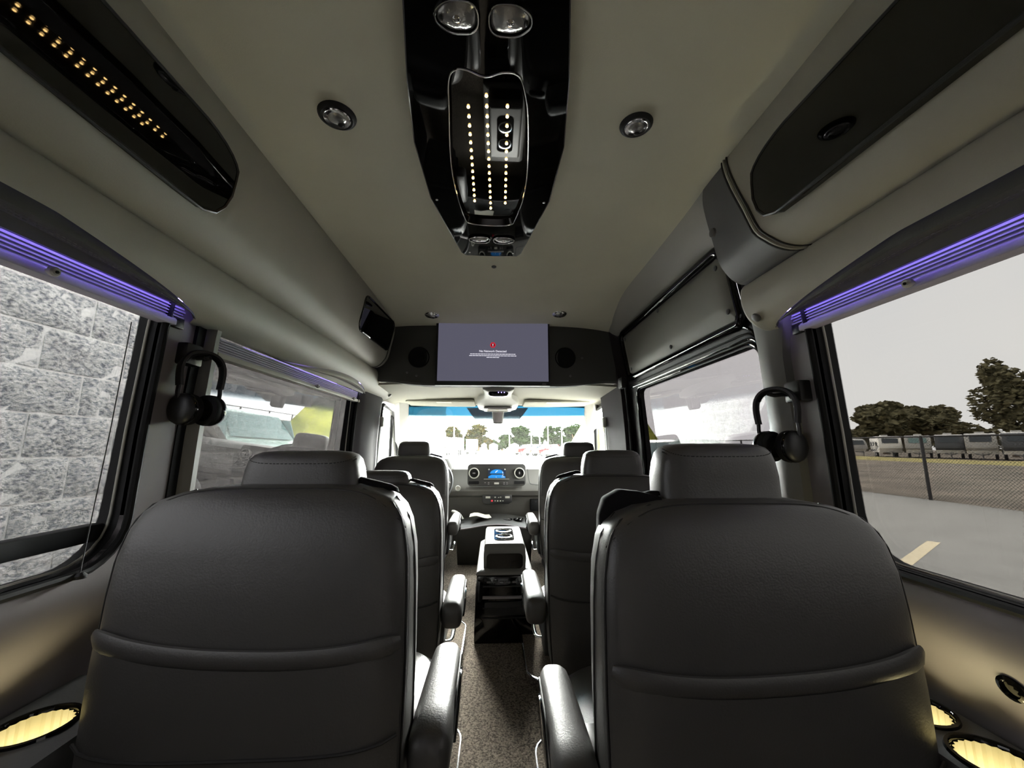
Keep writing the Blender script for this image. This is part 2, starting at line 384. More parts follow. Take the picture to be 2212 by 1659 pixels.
# B pillars and front doors
br = st(mk('wall_front_right', thick(sheet([(2.46, .2), (2.94, .2), (2.94, 2.02), (2.46, 2.02)], [], lambda y, z: (XW(z) - .035, y, z), .1), (.02, 0, 0)), M['dtrim'])); tag(br, 'dark pillar panel between sliding door and passenger door', 'wall')
bl = st(mk('trim_4', loft([[(-XW(z) + .0, 2.45, z), (-XW(z) + .03, 2.50, z), (-XW(z) + .035, 2.82, z), (-XW(z) + .02, 2.90, z), (-XW(z) - .02, 2.93, z)] for z in (.3, .8, 1.2, 1.4, 1.6)], False, False, False), M['dtrim'])); tag(bl, 'grey padded pillar trim behind the driver seat', 'trim')
mk('pillar_return', loft([[(XW(z) - .036, 2.462, z), (XW(z) + .05, 2.462, z), (XW(z) + .05, 2.475, z), (XW(z) - .036, 2.475, z)] for z in (.2, .6, .9, 1.2, 1.5, 1.62, 1.9, 2.02)]), M['dtrim'], br)
DW = dens([(3.0, .99), (3.95, .99), (3.90, 1.04), (3.52, 1.43), (3.44, 1.475), (3.05, 1.485), (3.0, 1.46)])
for i, s in enumerate((-1, 1)):
    d = st(thing('door_%d' % (i + 2), ('driver door with bright clear window at the front left', 'passenger door with clear window at the front right')[i], 'door', (s * .92, 3.5, .3)))
    mk('door_panel', thick(sheet([(2.93, .25), (4.35, .25), (4.35, .95), (3.40, 1.60), (2.93, 1.62)], [DW], side(s, .01, .07), .1), (s * .02, 0, 0)), M['dash'], d)
    mk('gasket', tube([side(s, .0, .07)(*p) for p in DW], .014, 8, True), M['rubber'], d)
    pane('pane', DW, s, .03, M['clearglass'], d, .07)
    mk('divider_bar', tube([side(s, .02, .07)(3.52, 1.44), side(s, .02, .07)(3.62, .98)], .014, 8), M['rubber'], d)
    # belt loop on the pillar
    bp = thing('seat_belt', ('driver seat belt strap on the front left pillar', 'passenger seat belt strap on the front right pillar')[i], 'seat belt', (s * .82, 2.84, .9), 'front seat belts')
    P = [(s * .828, 2.86, 1.33), (s * .832, 2.86, 1.24), (s * .836, 2.85, 1.05), (s * .836, 2.84, .85)]
    mk('strap', tube(P, .022, 8, False, .12), M['dkfabric'], bp)
    mk('anchor', cbox((s * .822, 2.86, 1.34), (.03, .04, .075)), M['ltrim'], bp, bevel=.01)
# windshield
def ws(x, z, off=0.0):
    t = (1.50 - z) / .55; w = lerp(.83, 1.0, t); u = x
    return (.025 + u * w, lerp(3.43, 4.27, t) + .10 * (1 - u * u) * 1 - .1 + off, z)
R = [[ws(-1 + 2 * i / 24, z) for i in range(25)] for z in [1.52 - .60 * j / 14 for j in range(15)]]
wsd = st(thing('window_4', 'wide clear windshield with blue shade band along its top', 'window', (.025, 3.8, .92)))
mk('pane', thick(loft(R, False, False, False), (0, .005, 0)), M['windshield'], wsd, smooth=True, fix=False)
mk('sensor_frit', thick(loft([[ws(a * lerp(.33, .24, t), lerp(1.50, 1.405, t), -.004) for a in [-1 + 2 * i / 12 for i in range(13)]] for t in (0, .5, .8, 1)], False, False, False), (0, -.003, 0)), M['frit'], wsd)
for s, nm in ((-1, 5), (1, 6)):
    P0, P1 = [], []
    rr = []
    for j in range(12):
        z = 1.56 - .66 * j / 11; p = Vector(ws(s * 1.0, z)); rr.append([tuple(p + Vector(q)) for q in ((-s * .06, -.03, 0), (-s * .065, .02, 0), (s * .0, .05, 0), (s * .05, .0, 0), (s * .04, -.06, 0), (-s * .01, -.09, 0))])
    tag(st(mk('trim_%d' % nm, loft(rr), M['ltrim'])), ('slanted windshield pillar on the driver side', 'slanted windshield pillar on the passenger side')[s > 0], 'trim')
# cab headliner, from the TV cabinet down to the windshield top
def cab(x, y):
    t = (y - 2.44) / .99; return (x, y, 1.575 - .055 * t - .02 * abs(x / .9) ** 3 + .02 * sin(pi * t) * (1 - abs(x / .95)))
ch = st(mk('ceiling_cab', thick(sheet([(-.92, 2.52), (.95, 2.52), (.95, 2.9), (.88, 3.45), (-.83, 3.45), (-.92, 2.9)], [], cab, .06), (0, 0, .015)), M['beige'])); tag(ch, 'pale cab headliner above the windshield', 'ceiling')

# ------------------------------------------------------------------ padded rolls along the ceiling edges
UPR = [(.68, 2.0), (.655, 1.985), (.643, 1.955), (.640, 1.91), (.648, 1.85), (.660, 1.79), (.674, 1.72), (.690, 1.688), (.712, 1.662), (.740, 1.648), (.775, 1.65), (.80, 1.66)]
LOR = [(.79, 1.66), (.765, 1.655), (.752, 1.635), (.750, 1.60), (.757, 1.57), (.772, 1.543), (.797, 1.522), (.83, 1.511), (.865, 1.508), (.88, 1.515)]
UPR = [tuple(p[:2]) for p in smooth_path([(a, b, 0) for a, b in UPR], 3)]
LOR = [tuple(p[:2]) for p in smooth_path([(a, b, 0) for a, b in LOR], 3)]
def roll(prof, s, ys, sl=lambda i, n: 0.0, cap=False):
    n = len(prof); R = []
    for y in ys: R.append([(s * a, y + sl(i, n), b) for i, (a, b) in enumerate(prof)])
    return loft(R, False, cap, False)
def ylist(a, b, n): return [lerp(a, b, i / (n - 1)) for i in range(n)]
def lower_roll(s, ys, arch):
    """lower roll whose bottom edge is cut back by arch(y) in 0..1"""
    n = 20; R = []; m = len(LOR) - 1
    for y in ys:
        tm = arch(y); r = []
        for i in range(n):
            q = i / (n - 1) * tm * m; k = min(int(q), m - 1); a = Vector(LOR[k]).lerp(Vector(LOR[k + 1]), q - k); r.append((s * a.x, y, a.y))
        R.append(r)
    return loft(R, False, False, False)
def arch1(y):                 # first windows: rises from y=1.06 backwards
    if y > 1.12: return 1.0
    if y > 1.06: return lerp(.80, 1.0, (y - 1.06) / .06)
    return .80 - .35 * min(1, max(0, (1.06 - y) / .42)) ** .5
def arch2(y):                 # second left window: shallow arch
    a = arch1(y)
    if 1.50 < y < 2.62: a = 1.0 - .42 * sin(pi * (y - 1.50) / 1.12) ** .7
    return a
ov = thing('overhead_bolster', 'long padded grey bolster along the left ceiling edge with black gloss inlay', 'bolster', (-.7, .7, 1.5), kind='structure')
mk('upper_roll', roll(UPR, -1, ylist(-1.03, 2.36, 60)), M['padding'], ov)
mk('roll_end', loft([[(-a * k - (1 - k) * .72, 2.36 + .075 * sin(pi / 2 * q), b * k + (1 - k) * 1.82) for a, b in UPR] for q, k in ((0, 1), (.35, .985), (.7, .93), (1, .8))], False, True, False), M['padding'], ov)
mk('end_seam', tube([(-a + .002, 2.361, b) for a, b in UPR], .003, 6), M['seam'], ov)
mk('lower_roll', lower_roll(-1, ylist(-1.03, 2.93, 150), arch2), M['padding'], ov)
mk('lower_roll_end', loft([[(-a, 2.93, b) for a, b in LOR], [(-a - .03, 2.955, b + (.02 if i > len(LOR) / 2 else -.01)) for i, (a, b) in enumerate(LOR)]], False, True, False), M['padding'], ov)
mk('end_button', lathe((-.775, 2.85, 1.535), (.6, 0, -.7), [(.013, 0), (.013, .006), (.006, .01)], 12), M['dkleather'], ov)
orr = thing('overhead_bolster', 'short padded grey bolster along the right ceiling edge ending at the sliding door', 'bolster', (.7, .3, 1.5), kind='structure')
slant = lambda i, n: -.15 * (i / (n - 1)) ** 1.2
mk('upper_roll', roll(UPR, 1, ylist(-1.03, .965, 40), slant), M['padding'], orr)
n_ = len(UPR)
mk('leather_band', loft([[(a * 1.0 + e, lerp(.965 + slant(i, n_), 1.075, t), b + e * .5) for i, (a, b) in enumerate(UPR)] for t, e in ((0, .004), (.1, .006), (.5, .006), (1, .008))] + [[(a + .06, 1.10, b + .02) for a, b in UPR]], False, False, False), M['dkleather'], orr)
for k, e in enumerate((-.012, 0, .010)):
    P = [(a - .002, .965 + slant(i, n_) + e, b) for i, (a, b) in enumerate(UPR)][4:-4]
    mk('band_seam', tube(P, .0026 if k != 1 else .004, 6), M['seam'] if k != 1 else M['padding'], orr)
mk('lower_roll', lower_roll(1, ylist(-1.03, 1.085, 90), arch1), M['padding'], orr)
mk('lower_roll_end', loft([[(a, 1.085, b) for a, b in LOR], [(a + .006, 1.098, b + .002) for a, b in LOR], [(a + .05, 1.112, b + .012) for a, b in LOR]], False, False, False), M['padding'], orr)
for (x, y, z, d) in ((.770, 1.055, 1.543, (-.7, 0, -.6)), (.652, 1.04, 1.80, (-1, 0, -.1))):
    mk('button', lathe((x, y, z), d, [(.014, 0), (.013, .006), (.006, .009)], 14), M['dkleather'], orr)
# black gloss inlays, flat faces set into the upper rolls
def inlay(s, nrm, c, y0, y1, h, parent, m):
    nv = Vector(nrm).normalized(); yv = (Vector((0, 1, 0)) - nv * nv.y).normalized(); zv = yv.cross(nv) * (1 if s < 0 else -1)
    if zv.z < 0: zv = -zv
    cc = Vector(c)
    def pt(a, b, d=0): return tuple(cc + yv * (a - cc.y) + zv * b + nv * d)
    P = [(y0, -h), (y0, h)] + [(y1 - .12 + .12 * sin(radians(t)) , h * (1 - .06 * sin(radians(t))) * (cos(radians(t)) * .55 + .45) if t < 80 else h * .3) for t in range(0, 91, 15)]
    P += [(y1 + .004, -h * .15), (y1 - .004, -h * .55), (y1 - .022, -h * .85), (y1 - .055, -h), (y1 - .12, -h * 1.02)]
    pn = mk('gloss_inlay', loft([[pt(a, b, -.02) for a, b in P], [pt(a, b, .004) for a, b in P]]), m, parent, smooth=False, bevel=.002)
    mk('inlay_rim', tube([pt(a, b, .003) for a, b in P], .004, 6, True), M['black'], pn)
    return pn
inlay(-1, (.976, -.018, -.215), (-.653, .6, 1.788), -.9, .885, .088, ov, M['smoked'])
inlay(1, (-.995, -.03, -.05), (.646, .6, 1.788), -.9, .838, .088, orr, M['smoked'])
# small gloss panel in the left roll near the TV
g = (-.642, 2.08, 1.82); nv = Vector((.98, -.06, -.20)).normalized(); yv = (Vector((0, 1, 0)) - nv * nv.y).normalized(); zv = nv.cross(yv)
zv = -zv if zv.z < 0 else zv
def gp(a, b, d): return tuple(Vector(g) + yv * a + zv * b + nv * d)
gl = thing('gloss_panel', 'small black gloss panel on the left bolster mirroring the screen', 'panel', g)
mk('panel', prism(rrect(-.235, .205, -.085, .085, .035), lambda a, b, d: gp(a, b, d - .012), .014), M['smoked'], gl, smooth=False)
mk('bezel', tube([gp(a, b, .0) for a, b in rrect(-.238, .208, -.088, .088, .037)], .0065, 8, True), M['gloss'], gl)

# ------------------------------------------------------------------ window valances, violet strips and pleated shades
def valance(s, y0, y1, af, m, label, bot=(.828, 1.532), bul=.012):
    t = thing('window_valance', label, 'valance', (s * .83, (y0 + y1) / 2, 1.53))
    rows = ylist(y0, y1, 50); R = []
    for y in rows:
        q = af(y) * (len(LOR) - 1); k = min(int(q), len(LOR) - 2); a = Vector(LOR[k]).lerp(Vector(LOR[k + 1]), q - k)
        top = Vector((a.x + .006, a.y + .004)); bt = Vector(bot); e = af(y)
        r = []
        for i in range(9):
            u = i / 8; p = top.lerp(bt, u); b_ = bul * sin(pi * min(1, u * 1.6) ** .8) * (1 - e) / .4 if u < .62 else 0
            r.append((s * (p.x - b_), y, p.y - b_))
        R.append(r)
    mk('pad', loft(R, False, False, False), m, t)
    for u in (.42, .52):
        P = []
        for r in R:
            i = int(u * 8); f = u * 8 - i; P.append(Vector(r[i]).lerp(Vector(r[i + 1]), f) + Vector((-s * .0015, 0, -.001)))
        D = []
        for a, b in zip(P, P[1:]):
            L = (b - a).length; k = max(1, int(L / .008))
            for j in range(k):
                p0 = a.lerp(b, j / k); p1 = a.lerp(b, (j + .62) / k); D.append(tube([p0, p1], .0007, 4))
        mk('stitching', join(*D), M['stitch'], t)
    return t
valance(-1, -.9, 1.055, arch1, M['dkfabric'], 'dark stitched valance pad above the nearest left window')
valance(1, -.9, 1.055, arch1, M['dkfabric'], 'dark stitched valance pad above the nearest right window')
valance(-1, 1.50, 2.62, arch2, M['padding'], 'pale stitched lens-shaped valance pad above the left middle window', (.842, 1.497), .020)
def shade(s, y0, y1, label, knobs, m=None, rail=False, z0=1.493, xs=.858):
    t = thing('pleated_shade', label, 'window shade', (s * xs, (y0 + y1) / 2, z0), 'raised pleated shades')
    zz = z0 + .010
    for k in range(12):
        x = xs + .006 + .004 * (k % 2) - .0006 * k
        mk('pleat', box(*sorted((s * (x - .012), s * (x + .018))), y0 + .002 * (k % 3), y1 + .003 * ((k * 5) % 4), zz + k * .0037, zz + k * .0037 + .0026), m or M['shade'], t, smooth=False)
    mk('bottom_rail', box(*sorted((s * (xs - .012), s * (xs + .02))), y0, y1 - .02, z0 - .008, z0 + .009), M['ltrim'] if rail else (m or M['shade']), t, bevel=.003)
    mk('end_bracket', box(*sorted((s * (xs - .006), s * (xs + .02))), y1 - .022, y1 + .012, z0 - .011, z0 + .02), M['black'], t, bevel=.003)
    for y in knobs:
        kb = mk('pull_knob', lathe((s * (xs - .012), y, z0 + .003), (-s, 0, -.15), [(.004, 0), (.004, .006), (.009, .009), (.0095, .016), (.007, .019)], 14), M['ltrim'], t)
        mk('cord_hole', lathe((s * (xs - .0305), y, z0), (-s, 0, -.15), [(.003, 0), (.003, .002)], 8), M['rubber'], kb)
    return t
shade(-1, -.4, 1.045, 'violet-lit pleated shade folded up at the nearest left window', [.722])
shade(1, -.4, 1.02, 'violet-lit pleated shade folded up at the nearest right window', [.700])
shade(-1, 1.20, 2.55, 'pleated shade folded up at the left middle window', [1.85, 2.33], rail=True, z0=1.446, xs=.866)
for s, y0, y1, lb in ((-1, -.9, 1.04, 'violet LED strip hidden above the nearest left shade'), (1, -.9, 1.03, 'violet LED strip hidden above the nearest right shade'), (-1, 1.55, 2.5, 'violet LED strip hidden above the left middle shade')):
    tag(mk('light_strip', box(*sorted((s * .8205, s * .8235)), y0, y1, 1.5435, 1.5465), M['purple'], smooth=False), lb, 'light strip', 'violet strips')
mk('shade_cord', tube([(-.925, .985, 1.48), (-.915, .965, 1.2), (-.872, .905, .905)], .0012, 5), M['seam'], w1)
mk('cord_clip', lathe((-.872, .905, .893), (0, 0, 1), [(.012, 0), (.012, .006), (.006, .012)], 10), M['black'], w1)
# ================================================================== overhead console with LED tray and lamps
oc = thing('overhead_console', 'black gloss overhead console with rows of warm LEDs', 'overhead console', (-.02, 1.0, 1.93))
def oc_half(side):
    return [(side * .145, -.2), (side * .145, .55), (side * .175, .72), (side * .196, .90), (side * .190, 1.13), (side * .12, 1.465), (side * .105, 1.485)]
OUT = [(x - .018, y) for x, y in oc_half(1)] + [(x - .018, y) for x, y in reversed(oc_half(-1))]
TR = smooth_path([(-.103, .715, 0), (-.085, .690, 0), (-.062, .690, 0), (-.025, .703, 0), (.012, .692, 0), (.040, .695, 0), (.056, .718, 0), (.074, .80, 0), (.088, .98, 0), (.086, 1.10, 0), (.066, 1.22, 0), (.050, 1.255, 0), (-.02, 1.262, 0), (-.088, 1.252, 0), (-.106, 1.225, 0), (-.124, 1.08, 0), (-.125, .95, 0), (-.112, .80, 0)], 4, True)
TR = [(p[0], p[1]) for p in TR]
def oc_f(x, y):            # gently crowned face
    return (x, y, 1.940 + .010 * (abs(x + .018) / .19) ** 2)
face = sheet(OUT, [TR], oc_f, .03)
mk('panel', face, M['gloss'], oc)
mk('side_skirt', loft([[oc_f(*p) for p in OUT], [(p[0], p[1], 1.985) for p in OUT]], False, False), M['gloss'], oc)
mk('edge_line', tube([Vector(oc_f(*p)) + Vector((0, 0, .001)) for p in OUT], .0022, 6, True), M['chrome'], oc)
trp = mk('light_tray', loft([[oc_f(*p) for p in TR], [(lerp(-.02, x, .94), lerp(.98, y, .96), 1.958) for x, y in TR]], False, True), M['smoked'], oc)
mk('tray_rim', tube([Vector(oc_f(*p)) + Vector((0, 0, -.001)) for p in TR], .0020, 6, True), M['chrome'], trp)
first = None
for x0, x1, y0, y1, n in ((-.067, -.070, .795, 1.148, 14), (-.024, -.018, .764, 1.185, 16), (.025, .030, .790, 1.155, 14)):
    for i in range(n):
        t = i / (n - 1); loc = Vector((lerp(x0, x1, t), lerp(y0, y1, t), 1.957))
        if first is None:
            first = mk('led', lathe(loc, (0, 0, -1), [(.0036, 0), (.0036, .002), (.0018, .0035)], 8), M['led'], trp, fix=False); loc0 = loc
        else:
            c = first.copy(); C.objects.link(c); c.parent = trp; c.location = loc - loc0
for (x, y) in ((-.19, 1.135), (.155, 1.135), (-.105, 1.462), (.070, 1.462)):
    mk('screw', lathe((x, y, oc_f(x, y)[2] + .001), (0, 0, -1), [(.0045, 0), (.0045, .002), (.0025, .003)], 10), M['chrome'], oc)
def eye_lamp(x, y, sx, sy, parent, s, z=None):
    """eye-shaped reading lamp: blunt at the middle side, pointed outwards"""
    z = oc_f(x, y)[2] if z is None else z
    def lp(k):
        P = []
        for i in range(28):
            a = 2 * pi * i / 28; ca, sa = cos(a), sin(a)
            X = sx * (spow(ca, .55) if ca * s < 0 else ca) * k; Y = sy * spow(sa, .8) * k * (1 if ca * s < 0 else 1 - .25 * ca * ca)
            P.append((x + X, y + Y))
        return P
    b = mk('lamp_bezel', loft([[(a, c, z) for a, c in lp(1.0)], [(a, c, z - .006) for a, c in lp(.97)], [(a, c, z - .005) for a, c in lp(.86)], [(a, c, z + .002) for a, c in lp(.84)]], False, False), M['gloss'], parent)
    mk('lens', loft([[(a, c, z - .001) for a, c in lp(.84)], [(a, c, z - .007) for a, c in lp(.6)], [(a, c, z - .009) for a, c in lp(.25)]], False, True), M['clear'], b)
    mk('lamp_ring', tube([(a, c, z - .006) for a, c in lp(.92)], .0016, 6, True), M['chrome'], b)
    mk('bulb', lathe((x, y, z - .006), (0, 0, -1), [(.006 * sx / .04, 0), (.007 * sx / .04, .003), (.003, .006)], 10), M['chrome'], b)
    mk('rocker', ell((x + s * sx * .66, y, z - .008), (sx * .10, sy * .22, .003), 10, 6), M['black'], b)
    return b
eye_lamp(-.074, .588, .043, .030, oc, -1); eye_lamp(.024, .590, .043, .030, oc, 1)
eye_lamp(-.062, 1.352, .042, .024, oc, -1); eye_lamp(.030, 1.353, .042, .024, oc, 1)
# ceiling lamps beside the console
def ceiling_lamp(x, y, r, label, ry, tilt):
    z = ceil_f(x, y)[2]; t = thing('ceiling_lamp', label, 'lamp', (x, y, z - .012))
    mk('bezel', lathe((x, y, z + .002), (0, 0, -1), [(r, 0), (r * .96, .006), (r * .80, .011), (r * .66, .010), (r * .62, .002)], 32, ry), M['chrome'] if tilt == 9 else M['black'], t)
    mk('ring', lathe((x, y, z - .009), (0, 0, -1), [(r * .70, 0), (r * .66, .002), (r * .60, .001)], 32, ry), M['chrome'], t)
    mk('lens', lathe((x, y, z - .002), (0, 0, -1), [(r * .63, 0), (r * .55, .006), (r * .3, .011), (r * .06, .012)], 24, ry), M['clear'], t)
    mk('switch', ell((x + .006, y + r * .3, z - .014), (r * .2, r * .12, .004), 12, 6), M['black'], t)
    return t
ceiling_lamp(-.393, .851, .046, 'dark-rimmed round ceiling lamp left of the console', .95, 0)
ceiling_lamp(.352, .842, .042, 'dark-rimmed round ceiling lamp right of the console', .95, 0)
ceiling_lamp(-.385, 2.27, .046, 'small silver ceiling lamp left of the TV', 1, 9)
ceiling_lamp(.390, 2.23, .046, 'small silver ceiling lamp right of the TV', 1, 9)

# ================================================================== TV cabinet
cb = thing('tv_cabinet', 'charcoal cloth cabinet across the front holding TV and speakers', 'cabinet', (0, 2.6, 1.53))
R = []
for i in range(25):
    x = lerp(-.79, .80, i / 24); k = max(0, (abs(x - .0) - .42) / .3); zb = 1.547 + .030 * min(1, k) ** 1.2; yf = 2.435 + .03 * k
    R.append([(x, 2.57, 2.01), (x, yf + .01, 2.01), (x, yf, 1.99), (x, yf, zb + .012), (x, yf + .012, zb), (x, 2.57, zb + .008)])
mk('body', loft(R, True, True), M['dkfabric'], cb)
for sx, sy, sz in ((-.488, 2.442, 1.728), (.458, 2.440, 1.735)):
    sp = mk('speaker_grille', lathe((sx, sy, sz), (0, -1, 0), [(.069, 0), (.069, .004), (.064, .007), (.058, .004), (.03, .007), (.005, .008)], 40), M['rubber'], cb)
for sx, sz in ((-.50, 1.61), (.57, 1.735), (.49, 1.615), (-.56, 1.63)):
    mk('plug', lathe((sx, 2.442, sz), (0, -1, 0), [(.008, 0), (.008, .003), (.004, .005)], 12), M['dkleather'], cb)
tv = thing('television', 'flat TV showing a no network message on grey', 'television', (-.018, 2.42, 1.55))
mk('bezel', box(-.378, .352, 2.395, 2.432, 1.542, 1.985), M['black'], tv, bevel=.004)
mk('display', box(-.362, .340, 2.392, 2.396, 1.569, 1.958), M['screen'], tv, smooth=False)
mk('logo_bar', box(.30, .325, 2.3925, 2.395, 1.551, 1.555), M['trim'], tv, smooth=False)
def text(name, s, size, c, m, parent, ext=.0006, plane='xz', sp=1.0, bold=0.0):
    cu = bpy.data.curves.new(name, 'FONT'); cu.body = s; cu.size = size; cu.align_x = 'CENTER'; cu.align_y = 'CENTER'; cu.extrude = ext; cu.space_character = sp; cu.offset = bold
    o = bpy.data.objects.new(name, cu); C.objects.link(o)
    dg = bpy.context.evaluated_depsgraph_get(); me = bpy.data.meshes.new_from_object(o.evaluated_get(dg)); bpy.data.objects.remove(o)
    V = [(c[0] + v.co.x, c[1] - v.co.z, c[2] + v.co.y) for v in me.vertices]; F = [tuple(p.vertices) for p in me.polygons]
    bpy.data.meshes.remove(me)
    return mk(name, (V, F), m, parent, smooth=False, fix=False)
tx = -.014
text('headline', 'No Network Detected', .0185, (tx, 2.3915, 1.762), M['white'], tv, bold=.0003, sp=1.0)
mk('alert_ring', lathe((tx, 2.3918, 1.803), (0, -1, 0), [(.0195, 0), (.0195, .0008), (.0125, .0008), (.0125, 0)], 6), M['red'], tv, smooth=False)
mk('alert_disc', lathe((tx, 2.3918, 1.803), (0, -1, 0), [(.0125, 0), (.0125, .0006)], 20), M['dkred'], tv, smooth=False)
mk('alert_mark', join(box(tx - .0025, tx + .0025, 2.3905, 2.3912, 1.800, 1.811), box(tx - .0022, tx + .0022, 2.3905, 2.3912, 1.794, 1.7975)), M['white'], tv, smooth=False)
random.seed(3); lines = []
for z, w in ((1.7435, .144), (1.7325, .150), (1.7215, .040)):
    x = tx - w
    while x < tx + w - .006:
        wl_ = random.uniform(.009, .022); x1 = min(x + wl_, tx + w); lines.append(box(x, x1, 2.3908, 2.3914, z - .0022, z + .0022)); x = x1 + .0022
mk('small_print', join(*lines), M['white'], tv, smooth=False)
# ================================================================== captain's chairs
BR = [(.18, .245, .02, .17), (.22, .262, .005, .18), (.35, .271, 0, .19), (.55, .273, .002, .195), (.68, .270, .007, .20), (.75, .266, .012, .20), (.80, .256, .020, .20), (.83, .242, .029, .198), (.850, .222, .039, .195), (.864, .188, .052, .190), (.872, .14, .067, .182), (.876, .08, .09, .17)]
EXP = .27
def bring(cy, z, w, d, n=56):
    """section of a backrest: squarish behind, rounded in front"""
    R = []
    for k in range(n):
        a = 2 * pi * k / n; e = EXP if sin(a) < 0 else .62
        R.append((w * spow(cos(a), e), cy + d * spow(sin(a), e), z))
    return R
def brow(h): return tuple(interp([(r[0], r[k]) for r in BR], h) for k in (1, 2, 3))
def rear_y(x, h):
    w, yr, yf = brow(h); d = (yf - yr) / 2; c = (yf + yr) / 2; q = min(1, abs(x) / w)
    return c - d * (1 - q ** (2 / EXP)) ** (EXP / 2)
def stitches(P, r=.0009, step=.009, fill=.6, off=(0, 0, 0)):
    P = [Vector(p) for p in P]; D = []; acc = 0
    for a, b in zip(P, P[1:]):
        k = max(1, round((b - a).length / step))
        for j in range(k): D.append(tube([a.lerp(b, j / k) + Vector(off), a.lerp(b, (j + fill) / k) + Vector(off)], r, 4))
    return join(*D)
def chair(label, loc, dh=0.0, hr=0.0, rz=0.0, arms=(1, 1), aisle=1, plate=True, hx=0.0, flap=False, group='captain chairs', detail=True, wide=1.0):
    t = thing('captain_chair', label, 'chair', (0, 0, 0), group)
    D = lambda h: h + dh
    mk('backrest', loft([bring((a + b) / 2, D(h), w, (b - a) / 2) for h, w, a, b in BR]), M['leather'], t, ang=60)
    # seam line where the back cover meets the side bolster
    for s in (-1, 1):
        P = []
        for i in range(26):
            h = lerp(.22, .868, i / 25); w, yr, yf = brow(h); x = s * w * .985; P.append((x * 1.004, rear_y(x, h) - .0005, D(h)))
        mk('back_seam', tube(P, .0024, 6), M['seam'], t)
        P2 = [(s * brow(h)[0] * 1.002, (brow(h)[1] + brow(h)[2]) / 2 + .015 * sin(h * 6), D(h)) for h in [lerp(.25, .85, i / 15) for i in range(16)]]
        mk('bolster_seam', tube(P2, .0022, 6), M['seam'], t)
    # rear map pocket with a rolled hem
    hem = lambda x: .572 + .030 * (abs(x) / .27) ** 2.4 - .010 * x * aisle / .27
    rows = []
    for i in range(25):
        u = -1 + 2 * i / 24; col = []
        for j in range(9):
            h0 = .20; h = lerp(h0, hem(u * .272), j / 8); x = u * brow(h)[0] * .972
            col.append((x, rear_y(x, h) - .006 - .008 * (1 - u ** 6) * (.4 + .6 * j / 8), D(h)))
        rows.append(col)
    pk = mk('map_pocket', loft(rows, False, False, False), M['leather'], t)
    P = []
    for i in range(33):
        u = -1 + 2 * i / 32; x = u * .270; h = hem(x) + .012; x = u * brow(h)[0] * .965; P.append((x, rear_y(x, h) - .007, D(h)))
    mk('pocket_hem', tube(P, [.009 if 1 < i < 31 else (.005 if i in (0, 32) else .008) for i in range(33)], 10, False, 2.1), M['leather'], pk)
    P = []
    for i in range(25):
        u = -1 + 2 * i / 24; h = .437 + .02 * u ** 4; x = u * brow(h)[0] * .97; P.append((x, rear_y(x, h) - .0135, D(h)))
    mk('pocket_seam', tube(P, .0026, 6), M['seam'], pk)
    # headrest
    hrs = [(.80, .120, .075), (.845, .125, .056), (.87, .124, .054), (.90, .119, .053), (.92, .113, .050), (.931, .104, .044), (.937, .09, .035), (.940, .06, .02)]
    R = [sring(hx, .158 - .02 * (h - .86), D(h) + hr * (h > .85), w, d, 40, .42) for h, w, d in hrs]
    hd = mk('headrest', loft(R), M['leather'], t, ang=60)
    if detail:
        def hring(h, k=1.0):
            w = interp([(a, b) for a, b, c in hrs], h); d = interp([(a, c) for a, b, c in hrs], h)
            yc = .158 - .02 * (h - .86); return [(hx + w * k * spow(cos(a), .42), yc + d * k * spow(sin(a), .42), D(h) + hr) for a in [lerp(pi * 1.03, 1.97 * pi, i / 30) for i in range(31)]]
        sag = lambda i: .016 * sin(pi * i / 30)
        base = hring(.922, 1.006); base = [(p[0], p[1] - .001, p[2] - sag(i)) for i, p in enumerate(base)]
        mk('headrest_seam', tube(base, .0016, 6), M['seam'], hd)
        for e in (-.0065, .0065): mk('stitching', stitches([(p[0], p[1] - .0008, p[2] + e) for p in base], .0008, .008), M['seam'], hd)
    # top seam along the shoulders
    P = []
    for i in range(41):
        u = -1 + 2 * i / 40; h = .868 - .075 * abs(u) ** 5; w = brow(h)[0]; x = u * .255; x = max(-w, min(w, x)); P.append((x, rear_y(x, h) + .004, D(h) + .002))
    mk('top_seam', tube(P, .0020, 6), M['seam'], t)
    # belt guide on the aisle shoulder
    g = mk('belt_guide', xf(loft([sring(0, 0, z, w, d, 16, .6) for z, w, d in ((0, .055, .018), (.007, .05, .016), (.011, .036, .010))]), Matrix.Translation((aisle * .165, .145, D(.868))) @ Matrix.Rotation(radians(aisle * 14), 4, 'Y')), M['blackcloth'], t)
    if flap:
        mk('belt_sleeve', loft([[(aisle * x, y0, D(h0)), (aisle * x, y1, D(h0)), (aisle * x, y1 - .01, D(h1)), (aisle * x, y0 + .01, D(h1))] for x, y0, y1, h0, h1 in ((.125, .10, .15, .862, .878), (.165, .10, .155, .858, .888), (.205, .105, .16, .850, .892), (.235, .11, .165, .835, .874), (.246, .115, .165, .80, .84))]), M['blackcloth'], t, bevel=.004)
    # cushion, pedestal, swivel plate
    mk('cushion', loft([sring(0, .41, D(.14), .24, .25, 40, .4), sring(0, .41, D(.18), .262, .268, 40, .4), sring(0, .41, D(.26), .262, .27, 40, .4), sring(0, .40, D(.29), .24, .25, 40, .45), sring(0, .39, D(.30), .17, .18, 40, .5)]), M['leather'], t, ang=60)
    mk('pedestal', loft([sring(0, .43, .03, .20, .20, 32, .3), sring(0, .42, D(.15), .18, .18, 32, .3)]), M['black'], t)
